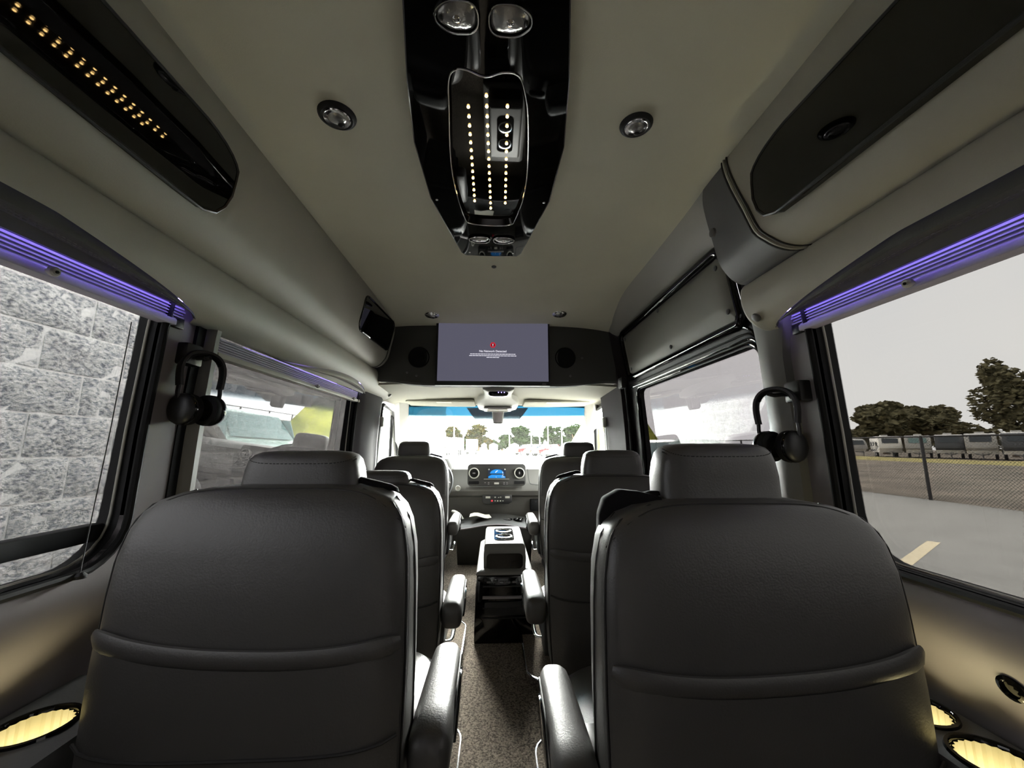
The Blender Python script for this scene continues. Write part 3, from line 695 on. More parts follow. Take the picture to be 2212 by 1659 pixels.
    if plate:
        R0 = rrect(-.33, .33, .20, .68, .075, 6)
        pl = mk('swivel_plate', prism(R0, lambda a, b, d: (a, b, .004 + d), .034), M['carpet'], t, smooth=False)
        mk('plate_rim', tube([(a, b, .037) for a, b in rrect(-.331, .331, .199, .681, .076, 6)], .0045, 6, True), M['chrome'], pl)
    for s, on in zip((-1, 1), arms):
        if not on: continue
        R = []; x0 = s * .312
        for y, w, h0, h1 in ((.03, .022, .375, .405), (.036, .034, .352, .425), (.055, .039, .342, .436), (.12, .040, .345, .440), (.22, .038, .355, .443), (.30, .036, .365, .445), (.345, .033, .372, .444), (.365, .026, .382, .438), (.373, .014, .392, .428)):
            c = (h0 + h1) / 2; hh = (h1 - h0) / 2
            R.append([(x0 + w * spow(cos(a), .62), y, D(c + hh * spow(sin(a), .62))) for a in [2 * pi * k / 24 for k in range(24)]])
        ar = mk('armrest', loft(R), M['leather'], t, ang=60)
        in_ = s * 1 if s == aisle else -s
        P = smooth_path([(x0 + s * .0385, .10, D(.392)), (x0 + s * .039, .17, D(.428)), (x0 + s * .0375, .26, D(.432)), (x0 + s * .035, .335, D(.425)), (x0 + s * .033, .345, D(.39))], 5)
        mk('armrest_seam', tube(P, .0022, 6), M['seam'], ar)
        mk('hinge_cover', loft([[(x0 + s * (.034 + d), y, D(z)) for y, z in ((.14, .350), (.16, .395), (.24, .418), (.30, .412), (.31, .37), (.24, .352))] for d in (0, .008)]), M['gloss'], ar, bevel=.002)
        mk('side_bracket', box(*sorted((s * .24, s * .275)), .12, .22, D(.20), D(.40)), M['black'], t, bevel=.008)
    mk('recline_lever', tube(smooth_path([(aisle * .25, .30, D(.19)), (aisle * .285, .32, D(.185)), (aisle * .29, .40, D(.195)), (aisle * .288, .44, D(.21))], 4), .009, 8, False, .5), M['chrome'], t)
    t.location = loc; t.rotation_euler = (0, 0, radians(rz)); t.scale = (wide, 1, 1)
    return t
chair('grey leather captain chair nearest on the left, violet glow on its headrest', (-.440, .766, FL), -.008, .006, 0, (0, 1), 1, hx=.012, wide=1.03)
chair('grey leather captain chair nearest on the right, beside the fence window', (.481, .700, FL), -.034, .048, 0, (1, 0), -1, hx=.004, flap=True, wide=1.06)
chair('grey leather captain chair in the second row left, behind the driver', (-.470, 1.53, FL), -.075, -.02, 0, (1, 1), 1)
chair('grey leather captain chair in the second row right, by the sliding door', (.470, 1.47, FL), -.040, .03, 0, (1, 1), -1, hx=.02)
chair('grey leather driver seat facing the steering wheel', (-.575, 2.70, FL), 0.005, .035, 0, (0, 1), 1, plate=False, group='front seats', wide=.95)
chair('grey leather front passenger seat facing the dashboard', (.572, 2.70, FL), 0.0, .035, 0, (1, 0), -1, plate=False, group='front seats', wide=.95, hx=.048)

# ================================================================== headphones on hooks
def headphones(s, c, a, label, hooklabel, tilt=0):
    c = Vector(c); a = Vector(a).normalized(); up = Vector((0, 0, 1)); out = a.cross(up)
    t = thing('headphones', label, 'headphones', tuple(c - up * .095), 'headphones hung on the pillars')
    def pt(x, z, o=0): return c + a * x + up * z + out * o
    arc = [pt((.050 + .012 * sin(q)) * spow(cos(q), .9), .085 * spow(sin(q), .85) - .0) for q in [lerp(pi * 1.04, -.04 * pi, i / 26) for i in range(27)]]
    def strap(P, wd, th):
        R = []
        for i, p in enumerate(P):
            tg = (P[min(i + 1, len(P) - 1)] - P[max(i - 1, 0)]).normalized(); nr = tg.cross(out).normalized()
            R.append([tuple(p + out * wd * x + nr * th * y) for x, y in ((-1, -.6), (-.6, -1), (.6, -1), (1, -.6), (1, .6), (.6, 1), (-.6, 1), (-1, .6))])
        return loft(R)
    mk('headband', strap(arc, .015, .0055), M['black'], t)
    mk('headband_pad', strap([c + (p - c) * .93 for p in arc[6:21]], .010, .004), M['rubber'], t)
    mk('headband_trim', tube([p * 1.0 + out * .0125 * -s for p in arc[2:25]], .0016, 6), M['trim'], t)
    for k, (x, tl) in enumerate(((-.049, 24), (.049, -30))):
        q = pt(x, -.012); e = pt(x * .62, -.078)
        mk('slider', strap([q, pt(x * 1.02, -.03), pt(x * 1.0, -.05)], .007, .004), M['black'], t)
        ax = (a * (1 if x < 0 else -1) + out * .35 * s * (1 if k == 0 else -1)).normalized()
        cp = mk('ear_cup', lathe(tuple(e - ax * .012), tuple(ax), [(.014, -.012), (.030, -.009), (.040, -.002), (.043, .008), (.041, .014)], 28), M['black'], t)
        mk('ear_pad', lathe(tuple(e - ax * .012), tuple(ax), [(.041, .014), (.044, .020), (.042, .030), (.031, .034), (.020, .028)], 28), M['rubber'], cp)
        mk('cup_ring', lathe(tuple(e - ax * .012), tuple(ax), [(.0425, .004), (.0442, .008), (.0432, .012)], 28, closed=False), M['gloss'], cp)
    hk = thing('headphone_hook', hooklabel, 'hook', (s * .85, c.y - .01, c.z + .05), 'headphone hooks')
    top = pt(0, .078)
    mk('hook_plate', box(*sorted((s * .838, s * .875)), c.y - .045, c.y + .015, c.z + .045, c.z + .105), M['black'], hk, bevel=.006)
    mk('hook_arm', tube(smooth_path([(s * .85, top.y - .01, top.z - .012), (s * .82, top.y - .005, top.z - .010), tuple(top - up * .012), tuple(top - up * .008 - Vector((s * .018, 0, 0)))], 4), .006, 8), M['black'], hk)
headphones(-1, (-.825, 1.105, 1.345), (.50, .87, 0), 'black headphones hanging on the left pillar beside the middle window', 'black hook carrying the left headphones')
headphones(1, (.798, 1.055, 1.245), (-.55, .84, 0), 'black headphones hanging on the right pillar beside the sliding door', 'black hook carrying the right headphones')

# ================================================================== side ledges with lit cup holders
def ledge(s, cups, label, y1, zt=.685, xin=.742):
    t = thing('side_ledge', label, 'armrest ledge', (s * .83, .4, .55))
    out = [(s * .910, -.4), (s * .910, y1)] + [(s * .90, y1)] + [(s * x, y) for x, y in ((xin + .06, y1 - .02), (xin + .013, y1 - .06), (xin, y1 - .12), (xin, -.4))]
    if s > 0: out = out[::-1]
    holes = [[(cx + .052 * cos(q), cy + .052 * sin(q)) for q in [2 * pi * k / 40 for k in range(40)]] for cx, cy in cups]
    def f(x, y):
        e = max(0, xin + .02 - abs(x)) / .02; return (x, y, zt - .012 * min(1, e) ** 2)
    mk('top_panel', sheet(out, holes, f, .025), M['dkleather'], t)
    mk('side_panel', loft([[f(*p) for p in out], [(p[0] * 1.0, p[1], zt - .03) for p in out], [(p[0] + s * .003, p[1], zt - .16) for p in out]], False, False), M['dkleather'], t)
    for (cx, cy) in cups:
        cpo = mk('cup_rim', lathe((cx, cy, zt), (0, 0, 1), [(.062, -.001), (.060, .004), (.055, .005), (.052, .001), (.052, -.012)], 40, closed=False), M['gloss'], t)
        ribs = []
        n = 48; R = []
        for z in (zt - .002, zt - .03, zt - .075):
            R.append([(cx + (.051 if k % 2 else .0475) * cos(2 * pi * k / n), cy + (.051 if k % 2 else .0475) * sin(2 * pi * k / n), z) for k in range(n)])
        mk('cup_liner', loft(R, False, False), M['cup'], cpo, smooth=False)
        mk('cup_light', lathe((cx, cy, zt - .075), (0, 0, 1), [(.050, 0), (.050, .003), (.01, .0035)], 30), M['cuplamp'], cpo)
    return t
ledge(-1, [(-.826, .822)], 'dark ledge with one glowing cup holder at the lower left', .985, .668, .745)
ledge(1, [(.842, .822), (.838, .692)], 'dark ledge with two glowing cup holders at the lower right', .985, .652, .778)
for s in (1,): mk('ledge_pull', lathe((.90, .70, .755), (-1, 0, -.2), [(.020, 0), (.020, .006), (.014, .008), (.012, .003)], 20), M['gloss'], wr)
# ================================================================== floor console between the front seats
fc = thing('floor_console', 'black floor console with two cup holders in its lid', 'console', (.057, 2.35, FL))
cx = .057
mk('body', loft([[(cx + sx * w, y, z) for sx, y in ((-1, y0), (1, y0), (1, 2.72), (-1, 2.72))] for z, w, y0 in ((FL, .150, 2.04), (.30, .150, 2.05), (.47, .145, 2.06), (.520, .140, 2.065), (.535, .125, 2.08))]), M['gloss'], fc, bevel=.006)
mk('shoulder_frame', loft([[(cx + sx * w, y, z) for sx, y in ((-1, y0), (1, y0), (1, 2.70), (-1, 2.70))] for z, w, y0 in ((.526, .146, 2.055), (.540, .142, 2.06), (.552, .118, 2.085))]), M['dash'], fc, bevel=.004)
mk('lid_box', loft([[(cx + sx * w, y, z) for sx, y in ((-1, y0), (1, y0), (1, 2.52), (-1, 2.52))] for z, w, y0 in ((.545, .108, 2.09), (.60, .110, 2.085), (.655, .106, 2.09), (.668, .098, 2.10))]), M['dash'], fc, bevel=.010, seg=3)
mk('drawer_front', prism(rrect(cx - .092, cx + .092, .552, .622, .018), lambda a, b, d: (a, 2.083 - d, b), .006), M['gloss'], fc, smooth=False)
ins = mk('cup_insert', prism(rrect(cx - .055, cx + .055, 2.16, 2.46, .03), lambda a, b, d: (a, b, .667 + d), .004), M['gloss'], fc, smooth=False)
for y in (2.24, 2.38): mk('cup_ring', lathe((cx, y, .671), (0, 0, 1), [(.046, 0), (.046, .004), (.039, .005), (.037, -.0)], 30, closed=False), M['chrome'], ins)
for z in (.475, .42, .375, .33):
    mk('drawer_line', box(cx - .11, cx + .11, 2.045, 2.06, z, z + (.004 if z != .42 else .010)), M['trim'] if z == .42 else M['black'], fc, smooth=False)
for k in range(6): mk('switch', box(cx - .09 + k * .032, cx - .07 + k * .032, 2.05, 2.062, .492, .498), M['dkleather'], fc, smooth=False)
mk('vent_grille', prism(rrect(cx - .10, cx + .10, .345, .405, .01), lambda a, b, d: (a, 2.052 - d, b), .006), M['black'], fc, smooth=False)
# ================================================================== dashboard
dx = .022
db = thing('dashboard', 'grey dashboard with round vents and a blue screen', 'dashboard', (dx, 3.8, .3))
prof = [(3.78, .25), (3.62, .50), (3.56, .60), (3.53, .715), (3.49, .735), (3.47, .775), (3.475, .80), (3.53, .86), (3.56, .955), (3.60, .985), (3.80, 1.0), (4.30, .955), (4.34, .25)]
mk('body', loft([[(x, y + .02 * abs((x - dx) / .9) ** 2, z) for y, z in prof] for x in ylist(-.93, .98, 24)]), M['dash'], db, ang=35)
mk('cluster_hood', loft([sring(-.56, 3.66, z, w, d, 32, .6) for z, w, d in ((.92, .20, .14), (1.0, .20, .14), (1.05, .17, .12), (1.065, .12, .08))]), M['dash'], db)
rp_ = mk('centre_stack', rot(prism(rrect(dx - .254, dx + .254, .818, 1.006, .03), lambda a, b, d: (a, 3.50 - d, b), .05), 'X', -8, (0, 3.48, .91)), M['dashdk'], db, ang=30, bevel=.004)
def st_(a, b, d): return tuple(Vector(rot(([(dx + a, 3.45 - d, b)], []), 'X', -8, (0, 3.48, .91))[0][0]))
def st_n(): return Vector(st_(0, .9, 1)) - Vector(st_(0, .9, 0))
for a in (-.198, .198):
    v = mk('air_vent', lathe(st_(a, .925, 0), st_n(), [(.047, 0), (.047, .012), (.041, .015), (.037, .008)], 32, closed=False), M['ltrim'], rp_)
    mk('vent_core', lathe(st_(a, .925, 0), st_n(), [(.037, 0), (.037, .004), (.02, .006)], 28), M['rubber'], v)
    mk('vent_tab', ell(st_(a, .925, .012), (.006 if a > 0 else .014, .005, .012 if a > 0 else .006), 10, 6), M['trim'], v)
    mk('pocket', prism(rrect(a - .045, a + .045, .832, .858, .006), lambda p, q, d: st_(p, q, d), .003), M['rubber'], rp_, smooth=False)
scr = mk('infotainment_screen', prism(rrect(-.075, .078, .880, .962, .004), lambda p, q, d: st_(p, q, d), .004), M['navy'], rp_, smooth=False)
mk('screen_glow', prism([(-.058 + .12 * .5 * (1 - cos(q)), .922 + .036 * sin(q)) for q in [pi * k / 12 for k in range(13)]], lambda p, q, d: st_(p, q, .0042 + d), .0006), M['blue'], scr, smooth=False)
mk('screen_band', prism([(-.073, .884), (.076, .884), (.076, .895), (.045, .912), (-.045, .912), (-.073, .897)], lambda p, q, d: st_(p, q, .0042 + d), .0006), M['blue'], scr, smooth=False)
mk('phone_icon', tube(smooth_path([st_(-.010, .928, .0055), st_(-.004, .940, .0055), st_(.010, .946, .0055)], 4), .003, 6), M['white'], scr)
for (p, q, w, h) in ((.052, .930, .004, .016), (.055, .915, .012, .003), (.052, .905, .008, .005), (.048, .892, .006, .006), (.062, .892, .007, .006), (-.005, .892, .005, .006)):
    mk('icon', prism([(p - w / 2, q - h / 2), (p + w / 2, q - h / 2), (p + w / 2, q + h / 2), (p - w / 2, q + h / 2)], lambda a, b, d: st_(a, b, .005 + d), .0008), M['white'], scr, smooth=False)
mk('screen_shelf', prism([(-.115, .873), (.112, .873), (.105, .877), (-.108, .877)], lambda p, q, d: st_(p, q, d), .010), M['ltrim'], rp_, smooth=False)
for p in (-.068, .072): mk('screen_screw', lathe(st_(p, .957, .004), st_n(), [(.007, 0), (.006, .003)], 12), M['ltrim'], rp_)
mk('hazard_rocker', prism(rrect(-.022, .020, .830, .846, .004), lambda p, q, d: st_(p, q, d), .006), M['ltrim'], rp_, bevel=.001)
for (p, q) in ((-.100, .845), (-.070, .845), (-.070, .833), (.065, .845), (.090, .845), (.065, .833), (.090, .833)):
    mk('key', prism(rrect(p - .007, p + .007, q - .003, q + .003, .001), lambda a, b, d: st_(a, b, d), .003), M['trim'], rp_, smooth=False)
# climate strip under the stack
cs = mk('climate_panel', prism([(dx - .125, .742), (dx + .135, .742), (dx + .135, .680), (dx + .105, .662), (dx - .10, .662), (dx - .125, .680)], lambda a, b, d: (a, 3.53 - d, b), .05), M['black'], db, bevel=.004)
for (a, z, w, h, m) in ((-.075, .722, .040, .016, 'ltrim'), (.095, .722, .040, .016, 'ltrim'), (-.012, .722, .014, .008, 'ltrim'), (.018, .720, .012, .005, 'ltrim'), (.036, .722, .010, .008, 'ltrim'), (-.040, .692, .016, .012, 'red'), (-.012, .692, .010, .007, 'ltrim'), (.010, .691, .010, .008, 'paper'), (.034, .691, .012, .006, 'paper'), (.056, .691, .010, .006, 'ltrim')):
    mk('climate_key', box(dx + a - w / 2, dx + a + w / 2, 3.474, 3.481, z - h / 2, z + h / 2), M[m], cs, smooth=False)
mk('ignition_knob', lathe((-.315, 3.475, .80), (0, -1, .15), [(.024, 0), (.024, .012), (.018, .016), (.012, .010)], 20), M['ltrim'], db)
mk('glove_line', tube(smooth_path([(.30, 3.535, .96), (.31, 3.50, .86), (.34, 3.49, .83), (.50, 3.50, .82)], 4), .003, 6), M['seam'], db)
mk('open_pocket', box(dx + .30, dx + .42, 3.50, 3.56, .60, .70), M['rubber'], db, bevel=.006)
# lower tray in front of the seats
lt = thing('lower_tray', 'dark lower tray under the dashboard with cup wells', 'tray', (dx, 3.4, FL))
mk('tray_body', loft([[(x, y, z + .018 * cos((x - dx) * 9) * (z > .5)) for y, z in ((3.30, FL), (3.22, .34), (3.20, .52), (3.23, .545), (3.52, .56), (3.56, FL))] for x in ylist(-.29, .30, 26)]), M['dashdk'], lt)
mk('tray_edge', tube([(x, 3.203, .528 + .018 * cos((x - dx) * 9)) for x in ylist(-.28, .29, 26)], .006, 8), M['trim'], lt)
for x in (.11, .205): mk('cup_well', lathe((x, 3.34, .556), (0, 0, 1), [(.042, -.002), (.044, .008), (.040, .010), (.036, -.0)], 24), M['gloss'], lt)
tag(mk('paper_sheet', rot(thick(sheet([(-.20, 3.27), (-.02, 3.30), (-.04, 3.44), (-.20, 3.40)], [], lambda x, y: (x, y, .590 + .012 * sin(x * 30) + .02 * (y - 3.27)), .03), (0, 0, .002)), 'Z', 0), M['paper']), 'crumpled paper lying on the tray below the dashboard', 'paper')
gk = thing('gear_knob', 'pale grip standing left of the dashboard tray', 'grip', (-.265, 3.36, .55))
mk('knob', loft([sring(-.27 - .02 * k, 3.36, .565 + .02 * k, w, w * .9, 20, .8) for k, w in ((0, .020), (1, .028), (2, .032), (3, .026), (3.5, .012))]), M['ltrim'], gk)
# steering wheel
swc = Vector((-.545, 3.27, .865)); sn = Vector((0, -.88, .47)).normalized(); su = Vector((1, 0, 0)); sv = sn.cross(su)
sw = thing('steering_wheel', 'dark steering wheel just visible beyond the driver seat', 'steering wheel', tuple(swc))
mk('rim', tube([swc + su * .195 * cos(q) + sv * .195 * sin(q) for q in [2 * pi * k / 48 for k in range(48)]], .016, 10, True), M['black'], sw)
for q in (0, pi, -pi / 2): mk('spoke', tube([swc + su * .05 * cos(q) + sv * .05 * sin(q), swc + su * .19 * cos(q) + sv * .19 * sin(q)], .018, 8, False, .5), M['trim'], sw)
mk('hub', lathe(tuple(swc), tuple(sn), [(.085, -.03), (.085, .005), (.06, .022), (.02, .026)], 28), M['black'], sw)
mk('column', cyl(tuple(swc - sn * .02), tuple(-sn), .05, .30, 16), M['black'], sw)
# ================================================================== sun visors, overhead controls, mirror
for s, x0, x1, lb in ((-1, -.725, -.165, 'greenish-lit pale sun visor on the driver side'), (1, .245, .79, 'pale grey sun visor on the passenger side')):
    v = thing('sun_visor', lb, 'sun visor', ((x0 + x1) / 2, 3.3, 1.49), 'sun visors')
    mk('flap', rot(prism(rrect(x0, x1, 3.12, 3.40, .03), lambda a, b, d: (a, b, 1.505 + d), .020), 'X', -3, (0, 3.4, 1.51)), M['beige'], v, bevel=.006)
    lx = (x0 + x1) / 2 + (.03 if s < 0 else -.03)
    mk('warning_label', rot(box(lx - .06, lx + .06, 3.125, 3.18, 1.5032, 1.5045), 'X', -3, (0, 3.4, 1.51)), M['paper'], v, smooth=False)
    mk('hinge', cyl((x0 + (.02 if s < 0 else .50), 3.405, 1.51), (1, 0, 0), .008, .05, 10), M['trim'], v)
om = thing('overhead_control', 'pale overhead control pod with dark buttons above the mirror', 'control pod', (.025, 3.0, 1.45))
ox = .025
mk('upper_pod', loft([[(ox + sx * w, y, z) for sx, z in ((-1, 1.566), (-1, zz), (-.7, zz - .012), (.7, zz - .012), (1, zz), (1, 1.566))] for y, w, zz in ((2.585, .108, 1.545), (2.70, .104, 1.542), (2.85, .100, 1.540), (2.96, .108, 1.528), (3.06, .160, 1.502), (3.15, .168, 1.488), (3.30, .160, 1.474), (3.36, .14, 1.48))]), M['ltrim'], om, ang=50, bevel=.006)
mk('display', ell((ox, 2.625, 1.520), (.070, .030, .021), 24, 10, .7), M['gloss'], om)
for a in (0.0, .02, .04): mk('indicator', ell((ox + a, 2.5905, 1.525), (.004, .002, .004), 8, 5), M['dot'], om)
mk('lens_housing', prism(rrect(ox - .115, ox + .115, 3.09, 3.28, .02), lambda a, b, d: (a, b, 1.478 - (b - 3.09) * .06 - d), .014), M['trim'], om, bevel=.004)
mk('map_lens', prism(rrect(ox - .08, ox + .08, 3.11, 3.19, .01), lambda a, b, d: (a, b, 1.461 - d), .006), M['paper'], om, bevel=.002)
mk('lens_ridge', box(ox - .085, ox + .085, 3.20, 3.215, 1.446, 1.462), M['ltrim'], om, bevel=.003)
rm = thing('mirror_mount', 'grey camera and mirror mount hanging at the windshield top', 'mirror mount', (.03, 3.36, 1.36))
mk('housing', loft([sring(.03, 3.40, z, w, d, 24, .5) for z, w, d in ((1.358, .035, .03), (1.364, .044, .035), (1.42, .050, .04), (1.49, .055, .05))]), M['dash'], rm)
mk('face_plate', prism(rrect(-.008, .068, 1.368, 1.47, .01), lambda a, b, d: (a, 3.36 - d, b), .008), M['trim'], rm, bevel=.002)
# ================================================================== outside: ground
G = -.50
gm = dict(
    asphalt=mat('asphalt', srgb(158, 157, 153), .9, .2, bump=.5, bscale=40, vary=.07, vscale=1.4),
    gravel=mat('dirt_gravel', srgb(152, 141, 128), .95, .1, bump=.5, bscale=6, col2=srgb(112, 105, 96), vscale=.35),
    grass=mat('dry_grass', srgb(190, 176, 120), .95, .1, bump=.8, bscale=9, col2=srgb(158, 150, 96), vscale=.9),
    bank=mat('bank_grass', srgb(134, 134, 58), .95, .1, bump=.8, bscale=9, col2=srgb(92, 98, 42), vscale=.9),
    line=mat('road_paint', srgb(236, 222, 190), .8, .2, vary=.06, vscale=12),
    leaf=mat('tree_leaves', srgb(120, 114, 86), .8, .2, col2=srgb(76, 72, 52), vscale=1.1),
    leafg=mat('deep_green_leaves', srgb(22, 32, 12), .95, .02, col2=srgb(10, 17, 5), vscale=1.1),
    leaf2=mat('bronze_green_leaves', srgb(42, 34, 14), .95, .02, col2=srgb(16, 24, 7), vscale=1.0),
    bark=mat('bark', srgb(84, 72, 60), .9, .1, bump=.5, bscale=20),
    rvwhite=mat('rv_white', srgb(226, 224, 218), .4, .4), rvgrey=mat('rv_grey', srgb(168, 166, 162), .4, .4), rvdark=mat('rv_dark', srgb(66, 68, 72), .35, .5),
    glass=mat('vehicle_glass', srgb(30, 40, 46), .06, .6), glassb=mat('pale_vehicle_glass', srgb(96, 124, 122), .08, .6),
    tyre=mat('tyre', srgb(30, 30, 30), .8, .3), hub=mat('wheel_hub', srgb(190, 190, 190), .3, .5, .6),
    red=mat('red_paint', srgb(72, 4, 7), .5, .1), greyp=mat('grey_paint', srgb(34, 36, 38), .5, .1), whitep=mat('white_paint', srgb(236, 236, 232), .25, .5, coat=.6),
    mint=mat('pale_green_paint', srgb(176, 198, 190), .25, .5, coat=.7), amber=mat('amber_lens', srgb(255, 130, 30), .25, .5), lampw=mat('headlamp', srgb(240, 236, 220), .15, .6),
    steel=mat('galvanised_steel', srgb(130, 130, 128), .5, .5, .4), fence=mat('fence_black', srgb(48, 46, 46), .6, .4), pole=mat('pale_pole', srgb(214, 212, 206), .6, .3),
    mortar=mat('mortar', srgb(238, 238, 232), .9, .1, vary=.03),
)
def block_mat():
    m = bpy.data.materials.new('split_face_block'); m.use_nodes = True; n = m.node_tree; p = n.nodes['Principled BSDF']; L = n.links.new
    p.inputs['Roughness'].default_value = .95; p.inputs['Specular IOR Level'].default_value = .1
    g = n.nodes.new('ShaderNodeNewGeometry'); mp = n.nodes.new('ShaderNodeMapping'); mp.inputs['Scale'].default_value = (1, 1, 1.7); mp.inputs['Rotation'].default_value = (.45, 0, 0)
    z = n.nodes.new('ShaderNodeTexNoise'); z.inputs['Scale'].default_value = 44; z.inputs['Detail'].default_value = 6; z.inputs['Roughness'].default_value = .62
    r = n.nodes.new('ShaderNodeValToRGB'); r.color_ramp.elements[0].position = .38; r.color_ramp.elements[0].color = (*srgb(142, 146, 150), 1); r.color_ramp.elements[1].position = .57; r.color_ramp.elements[1].color = (*srgb(236, 236, 230), 1)
    b = n.nodes.new('ShaderNodeBump'); b.inputs['Strength'].default_value = 1; b.inputs['Distance'].default_value = .016
    L(g.outputs['Position'], mp.inputs['Vector']); L(mp.outputs['Vector'], z.inputs['Vector']); L(z.outputs['Fac'], r.inputs['Fac']); L(r.outputs['Color'], p.inputs['Base Color']); L(z.outputs['Fac'], b.inputs['Height']); L(b.outputs['Normal'], p.inputs['Normal'])
    return m
gm['block'] = block_mat()
o = st(mk('floor_asphalt', box(-60, 13.55, -40, 96, G - .1, G), gm['asphalt'], smooth=False)); tag(o, 'grey asphalt parking lot around the van', 'pavement')
o = st(mk('floor_gravel', box(13.55, 150, -40, 160, G - .1, G - .005), gm['gravel'], smooth=False)); tag(o, 'bare brown gravel lot beyond the chain-link fence', 'ground')
o = st(mk('floor_far', box(-60, 13.55, 96, 160, G - .1, G - .005), gm['grass'], smooth=False)); tag(o, 'grassy ground below the distant trees ahead', 'ground')
random.seed(11)
def grass_patch(x0, x1, y0, y1, label):
    V, F = [], []
    nx, ny = 14, 26
    for i in range(nx + 1):
        for j in range(ny + 1):
            e = i in (0, nx) or j in (0, ny)
            V.append((lerp(x0, x1, i / nx) + random.uniform(-.4, .4), lerp(y0, y1, j / ny) + random.uniform(-.4, .4), G + (-.02 if e else random.uniform(.02, .16))))
    for i in range(nx):
        for j in range(ny): a = i * (ny + 1) + j; F.append((a, a + 1, a + ny + 2, a + ny + 1))
    tag(mk('grass_strip', (V, F), gm['grass']), label, 'grass', kind='stuff')
grass_patch(43, 53, 20, 100, 'yellowish grass strip in front of the parked trailers')
def road_line(p0, p1, w, label):
    a, b = Vector(p0), Vector(p1); d = (b - a).normalized(); q = Vector((-d.y, d.x)) * w / 2
    P = [a + q, b + q, b - q, a - q]
    tag(mk('parking_line', loft([[(p.x, p.y, G - .002) for p in P], [(p.x, p.y, G + .004) for p in P]]), gm['line'], smooth=False), label, 'road marking')
road_line((5.6, 5.40), (7.70, 6.75), .16, 'cream parking line on the asphalt outside the right window')
V, F = [], []
for i in range(19):
    for j in range(9):
        x = lerp(5.2, 11.4, i / 18); y = lerp(22.5, 31, j / 8); V.append((x, y, G + 3.6 * sin(pi * min(1, j / 8 * .9)) * min(1, i / 4, (18 - i) / 3) ** .5 + random.uniform(-.05, .05) - .03))
for i in range(18):
    for j in range(8): a = i * 9 + j; F.append((a, a + 1, a + 10, a + 9))
tag(mk('grass_bank', (V, F), gm['bank']), 'yellow-green grass bank mirrored in the left middle window', 'grass bank', kind='stuff')
# ================================================================== block wall along the left of the van
bwx = -2.10; BL, BH = .406, .203
bwall = thing('block_wall', 'tall grey split-face concrete block wall beside the left windows', 'wall', (bwx, 8.3, G), kind='structure')
Z0 = 1.118 - 12 * BH; rows = 26; cols = 40; Y0 = .62
mk('mortar_bed', box(bwx - .25, bwx - .005, Y0 - .2, Y0 + (cols - 1) * BL + .02, G - .05, Z0 + rows * BH), gm['mortar'], bwall, smooth=False)
random.seed(5)
def block_mesh():
    V, F = [], []; nx, nz = 8, 5; w, h = BL - .011, BH - .011
    for j in range(nz + 1):
        for i in range(nx + 1):
            e = i in (0, nx) or j in (0, nz)
            V.append((random.uniform(-.008, .014) if not e else random.uniform(-.006, .0), w * i / nx, h * j / nz))
    for j in range(nz):
        for i in range(nx): a = j * (nx + 1) + i; F.append((a, a + 1, a + nx + 2, a + nx + 1))
    n = len(V); V += [(-.03, 0, 0), (-.03, w, 0), (-.03, w, h), (-.03, 0, h)]
    F += [tuple([n, n + 1] + list(range(nx, -1, -1))), tuple([n + 2, n + 3] + [nz * (nx + 1) + i for i in range(nx + 1)])]
    F += [tuple([n + 3, n] + [j * (nx + 1) for j in range(nz + 1)]), tuple([n + 1, n + 2] + [j * (nx + 1) + nx for j in range(nz, -1, -1)])]
    return V, F
VAR = [block_mesh() for _ in range(6)]; protos = []; cand = []
for r in range(rows):
    for c in range(cols):
        y = Y0 + c * BL - (BL / 2 if r % 2 else 0); z = Z0 + r * BH
        if z < G - .1: continue
        d = math.hypot(y - .0, 2.1); cand.append(((abs(z + .1 - 1.35) * (2.2 / (y + .3)) > .75) * 100 + y, y, z))
cand.sort(); rest = []
wb = org(bwall)
for k, (q, y, z) in enumerate(cand):
    if k < 300:
        v = k % 6
        if len(protos) <= v:
            ob = mk('block', mv(VAR[v], (bwx, y, z)), gm['block'], bwall, ang=50); protos.append((ob, Vector((bwx, y, z))))
        else:
            s, p = protos[v]; ob = s.copy(); C.objects.link(ob); ob.parent = bwall; ob.location = Vector((bwx, y, z)) - p
    else: rest.append(mv(VAR[k % 6], (bwx, y, z)))
ob = mk('far_blocks', join(*rest), gm['block'], bwall, ang=50); ob['kind'] = 'stuff'
# ================================================================== chain-link fence
FX, FT = 13.5, 1.44
fn = thing('chain_link_fence', 'black chain-link fence with posts and top rail beyond the right windows', 'fence', (FX, 15, G))
for k in range(9):
    y = 5.72 + 3.0 * k
    mk('post', lathe((FX, y, G), (0, 0, 1), [(.045, 0), (.045, FT - G), (.03, FT - G + .03)], 12), gm['fence'], fn)
mk('top_rail', cyl((FX, 2.7, FT), (0, 1, 0), .026, 28, 10), gm['fence'], fn)
W = []
ya, yb = 3.0, 30.0; hh = FT - G; n = int((yb - ya) / .085)
for k in range(-22, n):
    for sgn in (1, -1):
        y0 = ya + k * .085; y1 = y0 + hh; z0, z1 = (G, FT) if sgn > 0 else (FT, G)
        a = (FX + .02 * sgn * .2, y0, z0); b = (FX + .02 * sgn * .2, y1, z1)
        if y0 < ya: t = (ya - y0) / hh; a = (a[0], ya, lerp(z0, z1, t))
        if y1 > yb: t = (yb - y0) / hh; b = (b[0], yb, lerp(z0, z1, t))
        W.append(tube([a, b], .004, 3))
ob = mk('wire_mesh', join(*W), gm['fence'], fn, smooth=False, fix=False); ob['kind'] = 'stuff'
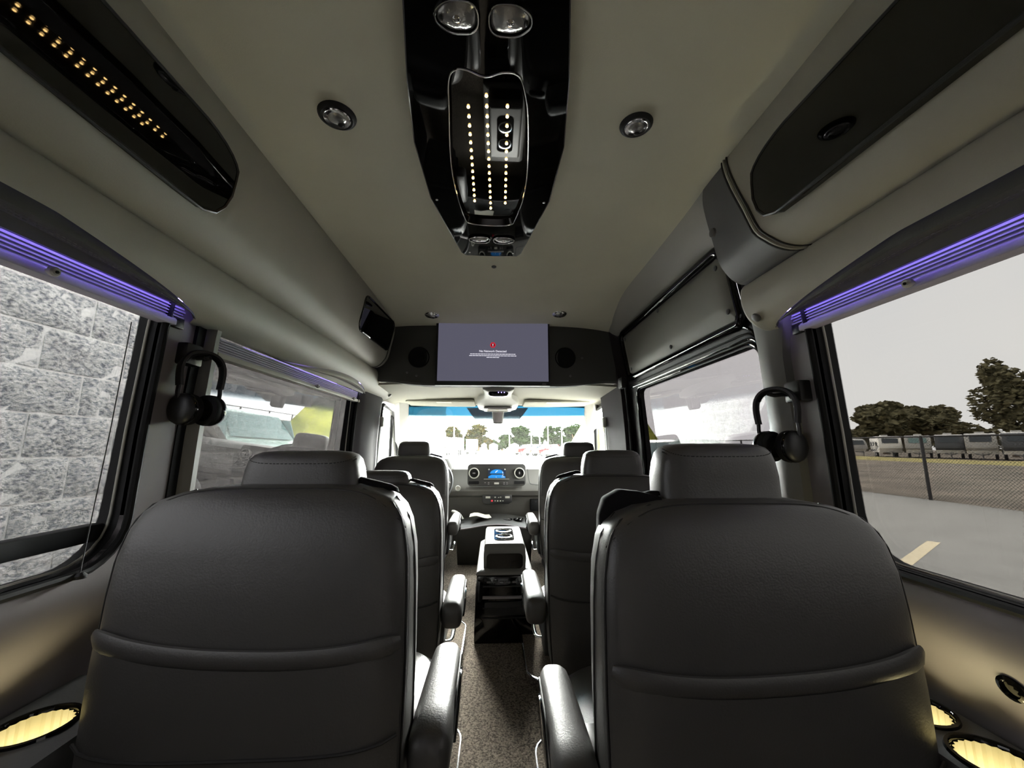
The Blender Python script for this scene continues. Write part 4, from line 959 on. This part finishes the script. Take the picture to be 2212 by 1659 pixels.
# ================================================================== trees and bushes
def foliage(c, s, n, rnd, leaf):
    V, F = [], []
    blobs = []
    for i in range(11):
        a = rnd.uniform(0, 2 * pi); r = rnd.uniform(.15, .62); h = rnd.uniform(-.62, .72)
        blobs.append((c[0] + s[0] * r * cos(a) * (1 - .35 * abs(h)), c[1] + s[1] * r * sin(a) * (1 - .35 * abs(h)), c[2] + s[2] * h, rnd.uniform(.28, .46)))
    for i in range(n):
        b = blobs[rnd.randrange(len(blobs))]
        u = rnd.uniform(-1, 1); a = rnd.uniform(0, 2 * pi); q = sqrt(1 - u * u); k = b[3] * rnd.uniform(.75, 1.08)
        p = Vector((b[0] + s[0] * k * q * cos(a), b[1] + s[1] * k * q * sin(a), b[2] + s[2] * k * u * .9))
        nrm = Vector((rnd.gauss(0, 1), rnd.gauss(0, 1), rnd.gauss(.5, 1))).normalized(); x, y = frame_of(nrm); l = leaf * rnd.uniform(.6, 1.3)
        m = len(V); V += [tuple(p + x * l), tuple(p + y * l * .6 + nrm * l * .15), tuple(p - x * l), tuple(p - y * l * .6 + nrm * l * .15)]; F += [(m, m + 1, m + 2, m + 3)]
    return V, F
def tree(x, y, h, w, label, seed, m='leaf', n=1500, low=.3, group='distant trees'):
    rnd = random.Random(seed)
    t = thing('tree', label, 'tree', (x, y, G), group); n = int(n * 1.25)
    mk('trunk', lathe((x, y, G - .02), (0, 0, 1), [(w * .045, 0), (w * .032, h * .3), (w * .018, h * .7)], 8), gm['bark'], t)
    for k in range(3): a = k * 2.1 + seed; mk('branch', tube([(x, y, G + h * .32), (x + w * .22 * cos(a), y + w * .22 * sin(a), G + h * (.55 + .06 * k))], [w * .02, w * .008], 6), gm['bark'], t)
    mk('crown', foliage((x, y, G + h * (low + 1) / 2), (w / 2, w / 2, h * (1 - low) / 2 * 1.02), n, rnd, w * .055), gm[m], t, smooth=False, fix=False)
    return t
TD = 62
def rtree(u, dist_x, h, w, label, seed, n=1900, low=.28, grp='trees beyond the trailers'):
    k = (u - 1068) / 831 * 1.0; return tree(dist_x, dist_x / k, h, w, label, seed, 'leaf', n, low, grp)
rtree(1940, 75, 10.2, 12.0, 'round dark oak-like tree, left of two above the trailers', 1, 2600, .15)
rtree(2040, 88, 10.6, 11.0, 'smaller tree right of the round dark tree above the trailers', 2, 2200, .15)
rtree(2245, 74, 14.0, 7.5, 'tall loose tree at the right edge of the side window', 3, 2600, .1)
for k, (u, h, w) in enumerate(((1862, 5.0, 11), (1895, 4.6, 9), (1990, 4.2, 9), (2085, 4.5, 9), (2125, 5.6, 8), (2165, 5.0, 8))):
    rtree(u, 100 + 14 * (k % 2), h * 1.2, w * 1.15, ('low bush at the far left of the trailer row', 'low bush behind the first white trailer', 'low bush between the two larger trees', 'low bush right of the smaller tree', 'broad bush in the gap before the tall edge tree', 'dense bush at the foot of the tall edge tree')[k], 20 + k, 900, .02, 'bushes beyond the trailers')
for k, (u, h, w, m, lb) in enumerate(((972, 6.7, 9.5, 'leaf2', 'mixed green and bronze tree behind the white box truck'), (1034, 7.9, 10.0, 'leaf2', 'tallest bronze-tipped tree seen through the windshield'), (1116, 7.0, 10.5, 'leafg', 'rounded green tree right of the mirror mount'), (1195, 7.2, 8.6, 'leafg', 'green tree above the parked red cars'), (1240, 7.2, 9.2, 'leafg', 'green tree behind the passenger headrest'))):
    tree((u - 1068) / 831 * (105 + 12 * (k % 2)), 105 + 12 * (k % 2), h * (1 + .1 * (k % 2)), w, lb, 40 + k, m, 1300, .08, 'trees ahead')
for k, (u, h, w, lb) in enumerate(((1000, 4.0, 10, 'bush below the bronze tree left side ahead'), (1055, 3.8, 9, 'bush right of the bronze tree ahead'), (1085, 3.9, 10, 'bush left of the rounded green tree ahead'), (1150, 4.0, 12, 'bush between the green trees ahead'), (1215, 3.8, 12, 'bush behind the white parked car ahead'), (1275, 5.5, 9, 'bush at the right end of the windshield view'), (1310, 6.5, 9, 'tree seen through the passenger door window'))):
    tree((u - 1068) / 831 * (130 + 12 * (k % 2)), 130 + 12 * (k % 2), h * 1.25, w, lb, 60 + k, 'leafg', 1100, .0, 'bushes ahead')
# ================================================================== trailers in a row on the right
def rv(x, y, L, H, rz, label, front, cap, stripe, seed):
    """travel trailer; local +x is its nose"""
    t = thing('travel_trailer', label, 'trailer', (0, 0, 0), 'travel trailers parked in a row')
    w = 1.2; zb = .65
    prof = [(-L / 2, zb), (-L / 2, H - .15), (-L / 2 + .2, H), (L / 2 - .9, H), (L / 2 - .35, H - .25), (L / 2, H - 1.0), (L / 2 + .05, H - 1.7), (L / 2 - .25, zb + .35), (L / 2 - .4, zb)]
    mk('body', prism([(a, b) for a, b in prof], lambda a, b, d: (a, -w + d, b), 2 * w), gm['rvwhite'], t, bevel=.06)
    mk('front_cap', prism([(L / 2 - .95, H + .01), (L / 2 - .33, H - .24), (L / 2 + .03, H - 1.0), (L / 2 + .08, H - 1.7), (L / 2 - .2, zb + .4), (L / 2 - .6, zb + .4), (L / 2 - .5, H - 1.2)], lambda a, b, d: (a, -w - .02 + d, b), 2 * w + .04), gm[cap], t, bevel=.05)
    mk('front_window', prism([(L / 2 - .28, H - .34), (L / 2 + .045, H - .98), (L / 2 + .075, H - .98), (L / 2 - .24, H - .30)], lambda a, b, d: (a, -w * .7 + d, b), w * 1.4), gm['glassb'] if front else gm['glass'], t)
    for s in (-1, 1):
        for (a, b, ww, hh) in ((-L * .33, H - 1.35, .9, .6), (-L * .08, H - 1.35, .7, .6), (L * .27, H - 1.35, .8, .5)):
            f = mk('window', prism(rrect(a - ww / 2, a + ww / 2, b, b + hh, .08), lambda p, q, d: (p, s * (w + .0) + s * d, q), .03), gm['glass'], t, smooth=False)
        mk('stripe', prism([(-L / 2 + .05, zb + .35), (L * .1, zb + .45), (L / 2 - .6, zb + 1.1), (L / 2 - .6, zb + .75), (L * .1, zb + .2), (-L / 2 + .05, zb + .12)], lambda p, q, d: (p, s * w + s * d, q), .015), gm[stripe], t, smooth=False)
        for a in (-.6, .35):
            wh = mk('wheel', cyl((a, s * (w - .28), .36), (0, s, 0), .36, .24, 18), gm['tyre'], t); mk('hub', cyl((a, s * (w - .05), .36), (0, s, 0), .18, .03, 12), gm['hub'], wh)
    dd = mk('entry_door', prism(rrect(L * .10, L * .10 + .7, zb + .05, H - .7, .06), lambda p, q, d: (p, -w - d, q), .035), gm['rvgrey'], t, smooth=False)
    mk('door_window', prism(rrect(L * .10 + .15, L * .10 + .55, H - 1.35, H - .85, .05), lambda p, q, d: (p, -w - .035 - d, q), .01), gm['glass'], dd, smooth=False)
    mk('roof_unit', box(-L * .1, -L * .1 + .9, -.4, .4, H - .02, H + .26), gm['rvgrey'], t, bevel=.06)
    mk('hitch', tube([(L / 2 - .4, -.5, zb), (L / 2 + 1.0, 0, .55), (L / 2 - .4, .5, zb)], .06, 6), gm['rvdark'], t)
    mk('jack', cyl((L / 2 + .8, 0, .02), (0, 0, 1), .05, .75, 8), gm['rvdark'], t)
    t.location = (x, y, G); t.rotation_euler = (0, 0, radians(rz))
    return t
rv(60.5, 65.5, 8.6, 2.75, -100, 'long white travel trailer side-on at the left of the row', False, 'rvgrey', 'rvgrey', 1)
rv(58.5, 55.8, 7.6, 2.95, -128, 'white trailer with rounded pale nose second in the row', False, 'rvwhite', 'rvdark', 2)
rv(59.0, 51.6, 7.6, 2.95, -140, 'trailer with bluish front window third in the row', True, 'rvgrey', 'rvdark', 3)
rv(59.5, 48.4, 7.8, 3.0, -140, 'dark-nosed trailer with white swoosh fourth in the row', False, 'rvdark', 'rvdark', 4)
rv(59.5, 45.0, 7.8, 3.05, -143, 'grey-nosed trailer fifth in the row', False, 'rvgrey', 'rvdark', 5)
rv(59.5, 41.6, 7.8, 3.1, -143, 'dark trailer at the right edge of the row', False, 'rvdark', 'rvgrey', 6)
# ================================================================== cars and trucks
PROF = dict(
    suv=[(-2.2, .45), (-2.25, 1.0), (-2.1, 1.12), (-2.0, 1.72), (-1.8, 1.80), (.2, 1.80), (.45, 1.74), (1.05, 1.14), (2.05, 1.02), (2.25, .85), (2.28, .45)],
    sedan=[(-2.2, .42), (-2.25, .85), (-2.1, 1.0), (-1.5, 1.05), (-.9, 1.42), (.1, 1.45), (.35, 1.40), (1.05, 1.0), (2.0, .88), (2.2, .7), (2.2, .42)],
    pickup=[(-2.7, .55), (-2.72, 1.15), (-.75, 1.15), (-.72, 1.70), (-.55, 1.80), (.45, 1.80), (.65, 1.74), (1.20, 1.20), (2.35, 1.10), (2.55, .95), (2.58, .5)])
def vehicle(kind, x, y, rz, paint, label, sc=1.0, gl='glass', group='parked cars ahead'):
    t = thing('parked_car' if kind != 'pickup' else 'pickup_truck', label, 'car' if kind != 'pickup' else 'truck', (0, 0, 0), group)
    P = PROF[kind]; w = .92
    L0 = min(p[0] for p in P); L1 = max(p[0] for p in P); top = max(p[1] for p in P)
    R = []
    for d, k in ((-w, 0), (-w * .985, .6), (-w * .9, 1), (w * .9, 1), (w * .985, .6), (w, 0)):
        R.append([(a, d * (1 if b < 1.16 else lerp(1, .80, min(1, (b - 1.0) / (top - 1.0)))), b if b < 1.16 else b) if k == 1 else (a * (.985 + .015 * k), d * (1 if b < 1.16 else lerp(1, .80, min(1, (b - 1.0) / (top - 1.0)))), lerp(.9, b, .97 + .03 * k)) for a, b in P])
    mk('body', loft(R), gm[paint], t, ang=30)
    i0 = max(range(len(P)), key=lambda i: (P[i][1] > top - .1, P[i][0])); hb = next(p for p in P[i0:] if p[1] < top - .2)
    ft = P[i0]
    mk('windshield', loft([[(lerp(ft[0], hb[0], u) + .03, s * lerp(.68, .80, u), lerp(ft[1], hb[1], u) + .02) for s in (-1, -.5, 0, .5, 1)] for u in (.05, .5, .92)], False, False, False), gm[gl], t)
    for s in (-1, 1):
        rearx = -1.85 if kind == 'suv' else (-.95 if kind == 'sedan' else -.60)
        for (a0, a1) in ((rearx, -.35), (-.28, ft[0] + .30)) if kind != 'pickup' else ((rearx, ft[0] + .32),):
            q = [(a0 + .05, 1.14), (a1 + (.22 if a1 > 0 else 0), 1.14), (a1, top - .12), (a0 + .15, top - .12)]
            mk('side_window', loft([[(a, s * (lerp(.93, .765, (b - 1.0) / (top - 1.0)) + e), b) for a, b in q] for e in (-.02, .012)]), gm[gl], t, smooth=False)
        for a in (L0 + .85, L1 - .80):
            wh = mk('wheel', lathe((a, s * .74, .36), (0, s, 0), [(.30, 0), (.36, .03), (.36, .17), (.30, .20)], 24), gm['tyre'], t)
            mk('hub', lathe((a, s * .93, .36), (0, s, 0), [(.22, 0), (.20, .02), (.06, .03)], 16), gm['hub'], wh)
        fz = P[-2][1] - .12
        mk('headlamp', box(*sorted((L1 - .10, L1 + .015)), *sorted((s * .52, s * .80)), fz - .10, fz + .06), gm['lampw'], t, bevel=.02)
        mk('turn_signal', box(*sorted((L1 - .16, L1 + .012)), *sorted((s * .80, s * .925)), fz - .10, fz + .06), gm['amber'], t, bevel=.015)
        mk('door_mirror', ell((ft[0] + .45, s * 1.03, 1.16), (.07, .11, .08), 10, 6), gm[paint], t)
    mk('grille', box(L1 - .05, L1 + .01, -.50, .50, P[-2][1] - .24, P[-2][1] - .04), gm['rvdark'], t, bevel=.01)
    mk('bumper', box(L1 - .12, L1 + .10, -.93, .93, .42, .60), gm['steel'], t, bevel=.03)
    mk('rear_bumper', box(L0 - .08, L0 + .1, -.9, .9, .45, .62), gm['steel'], t, bevel=.03)
    if kind == 'pickup': mk('truck_bed', box(L0 + .15, -.85, -.72, .72, 1.0, 1.16), gm['rvdark'], t, bevel=.01)
    mk('wiper', tube([(hb[0] - .02, -.5, hb[1] + .05), (hb[0] - .22, .1, hb[1] + .24)], .012, 5), gm['rvdark'], t)
    t.location = (x, y, G); t.rotation_euler = (0, 0, radians(rz)); t.scale = (sc, sc, sc)
    return t
vehicle('pickup', 4.2, 9.0, -163, 'mint', 'pale green older truck mirrored in the left middle window', 1.0, 'glassb', 'truck beside the van')
for (kd, u, y, rz, pt, lb) in (('pickup', 1140, 68, -155, 'red', 'red pickup at the left end of the parked cars ahead'), ('suv', 1161, 64, -150, 'greyp', 'grey off-roader second in the parked cars ahead'), ('suv', 1179, 62, -150, 'red', 'red car third in the parked cars ahead'), ('sedan', 1206, 55, -150, 'whitep', 'white sedan nearest of the parked cars ahead'), ('suv', 1228, 60, -150, 'whitep', 'white car partly behind the passenger headrest')):
    vehicle(kd, (u - 1068) / 831 * y, y, rz, pt, lb)
def box_truck(u, y, w, h, label, emblem):
    x = (u - 1068) / 831 * y; t = thing('box_trailer', label, 'trailer', (x, y, G), 'white box trailers ahead')
    mk('cargo_box', box(x - w / 2, x + w / 2, y, y + 6, G + .9, G + h), gm['whitep'], t, bevel=.05)
    mk('frame', box(x - w * .4, x + w * .4, y + .05, y + 5.8, G + .5, G + .9), gm['rvdark'], t)
    mk('bumper', box(x - w * .45, x + w * .45, y - .12, y, G + .45, G + .65), gm['steel'], t, bevel=.02)
    for s in (-1, 1):
        for yy in (y + .9, y + 4.6): mk('wheel', cyl((x + s * (w / 2 - .25), yy, G + .42), (s, 0, 0), .42, .22, 18), gm['tyre'], t)
        mk('door_leaf', box(*sorted((x + s * .03, x + s * (w / 2 - .08))), y - .03, y, G + 1.0, G + h - .15), gm['pole'], t, bevel=.01)
    if emblem:
        mk('emblem', join(*[tube([(x - .35, y - .05, G + h - .9 - k * .22), (x - .1, y - .05, G + h - 1.05 - k * .22), (x + .1, y - .05, G + h - 1.05 - k * .22), (x + .35, y - .05, G + h - .9 - k * .22)], .05, 5) for k in range(2)]), gm['rvgrey'], t)
    else:
        mk('rear_window', box(x - w * .38, x + w * .42, y - .04, y, G + 1.0, G + 1.5), gm['rvgrey'], t)
        mk('windscreen', box(x - w * .36, x + w * .38, y - .05, y - .01, G + .55, G + 1.0), gm['glassb'], t)
box_truck(979, 66, 2.3, 2.95, 'white box truck nearest the block wall ahead', False)
box_truck(1019, 72, 1.9, 2.75, 'white trailer with chevron emblem ahead', True)
for u, lb in ((1046, 'small white hut left of the road ahead'), (1066, 'white gabled hut in the middle distance'), (1111, 'white gabled hut below the rounded green tree')):
    y = 92; x = (u - 1068) / 831 * y; w = 1.0 if u > 1050 else .6
    t = thing('white_hut', lb, 'hut', (x, y, G), 'white huts ahead')
    mk('walls', box(x - w, x + w, y, y + 2, G, G + 1.7), gm['whitep'], t, smooth=False)
    mk('roof', prism([(x - w - .1, G + 1.7), (x + w + .1, G + 1.7), (x, G + 2.2)], lambda a, b, d: (a, y - .1 + d, b), 2.2), gm['pole'], t, smooth=False)
    mk('doorway', box(x - .3, x + .3, y - .03, y, G, G + 1.3), gm['rvgrey'], t, smooth=False)
for u, top, lb in ((982, 4.6, 'light pole beside the white box truck'), (1002, 3.7, 'light pole between truck and trailer ahead'), (1100, 3.3, 'light pole left of the rounded green tree'), (1147, 2.6, 'short light pole above the red pickup'), (1165, 2.9, 'light pole behind the grey off-roader'), (1183, 5.0, 'tallest light pole above the red car'), (1213, 3.4, 'light pole left of the passenger headrest')):
    y = 84; x = (u - 1068) / 831 * y; h = 1.67 + top
    t = thing('light_pole', lb, 'light pole', (x, y, G), 'light poles ahead')
    mk('mast', lathe((x, y, G), (0, 0, 1), [(.14, 0), (.11, h * .5), (.09, h)], 10), gm['pole'], t)
    mk('lamp_head', box(x - .35, x + .35, y - .15, y + .15, G + h, G + h + .12), gm['pole'], t, bevel=.03)
    mk('footing', cyl((x, y, G), (0, 0, 1), .25, .3, 12), gm['pole'], t)
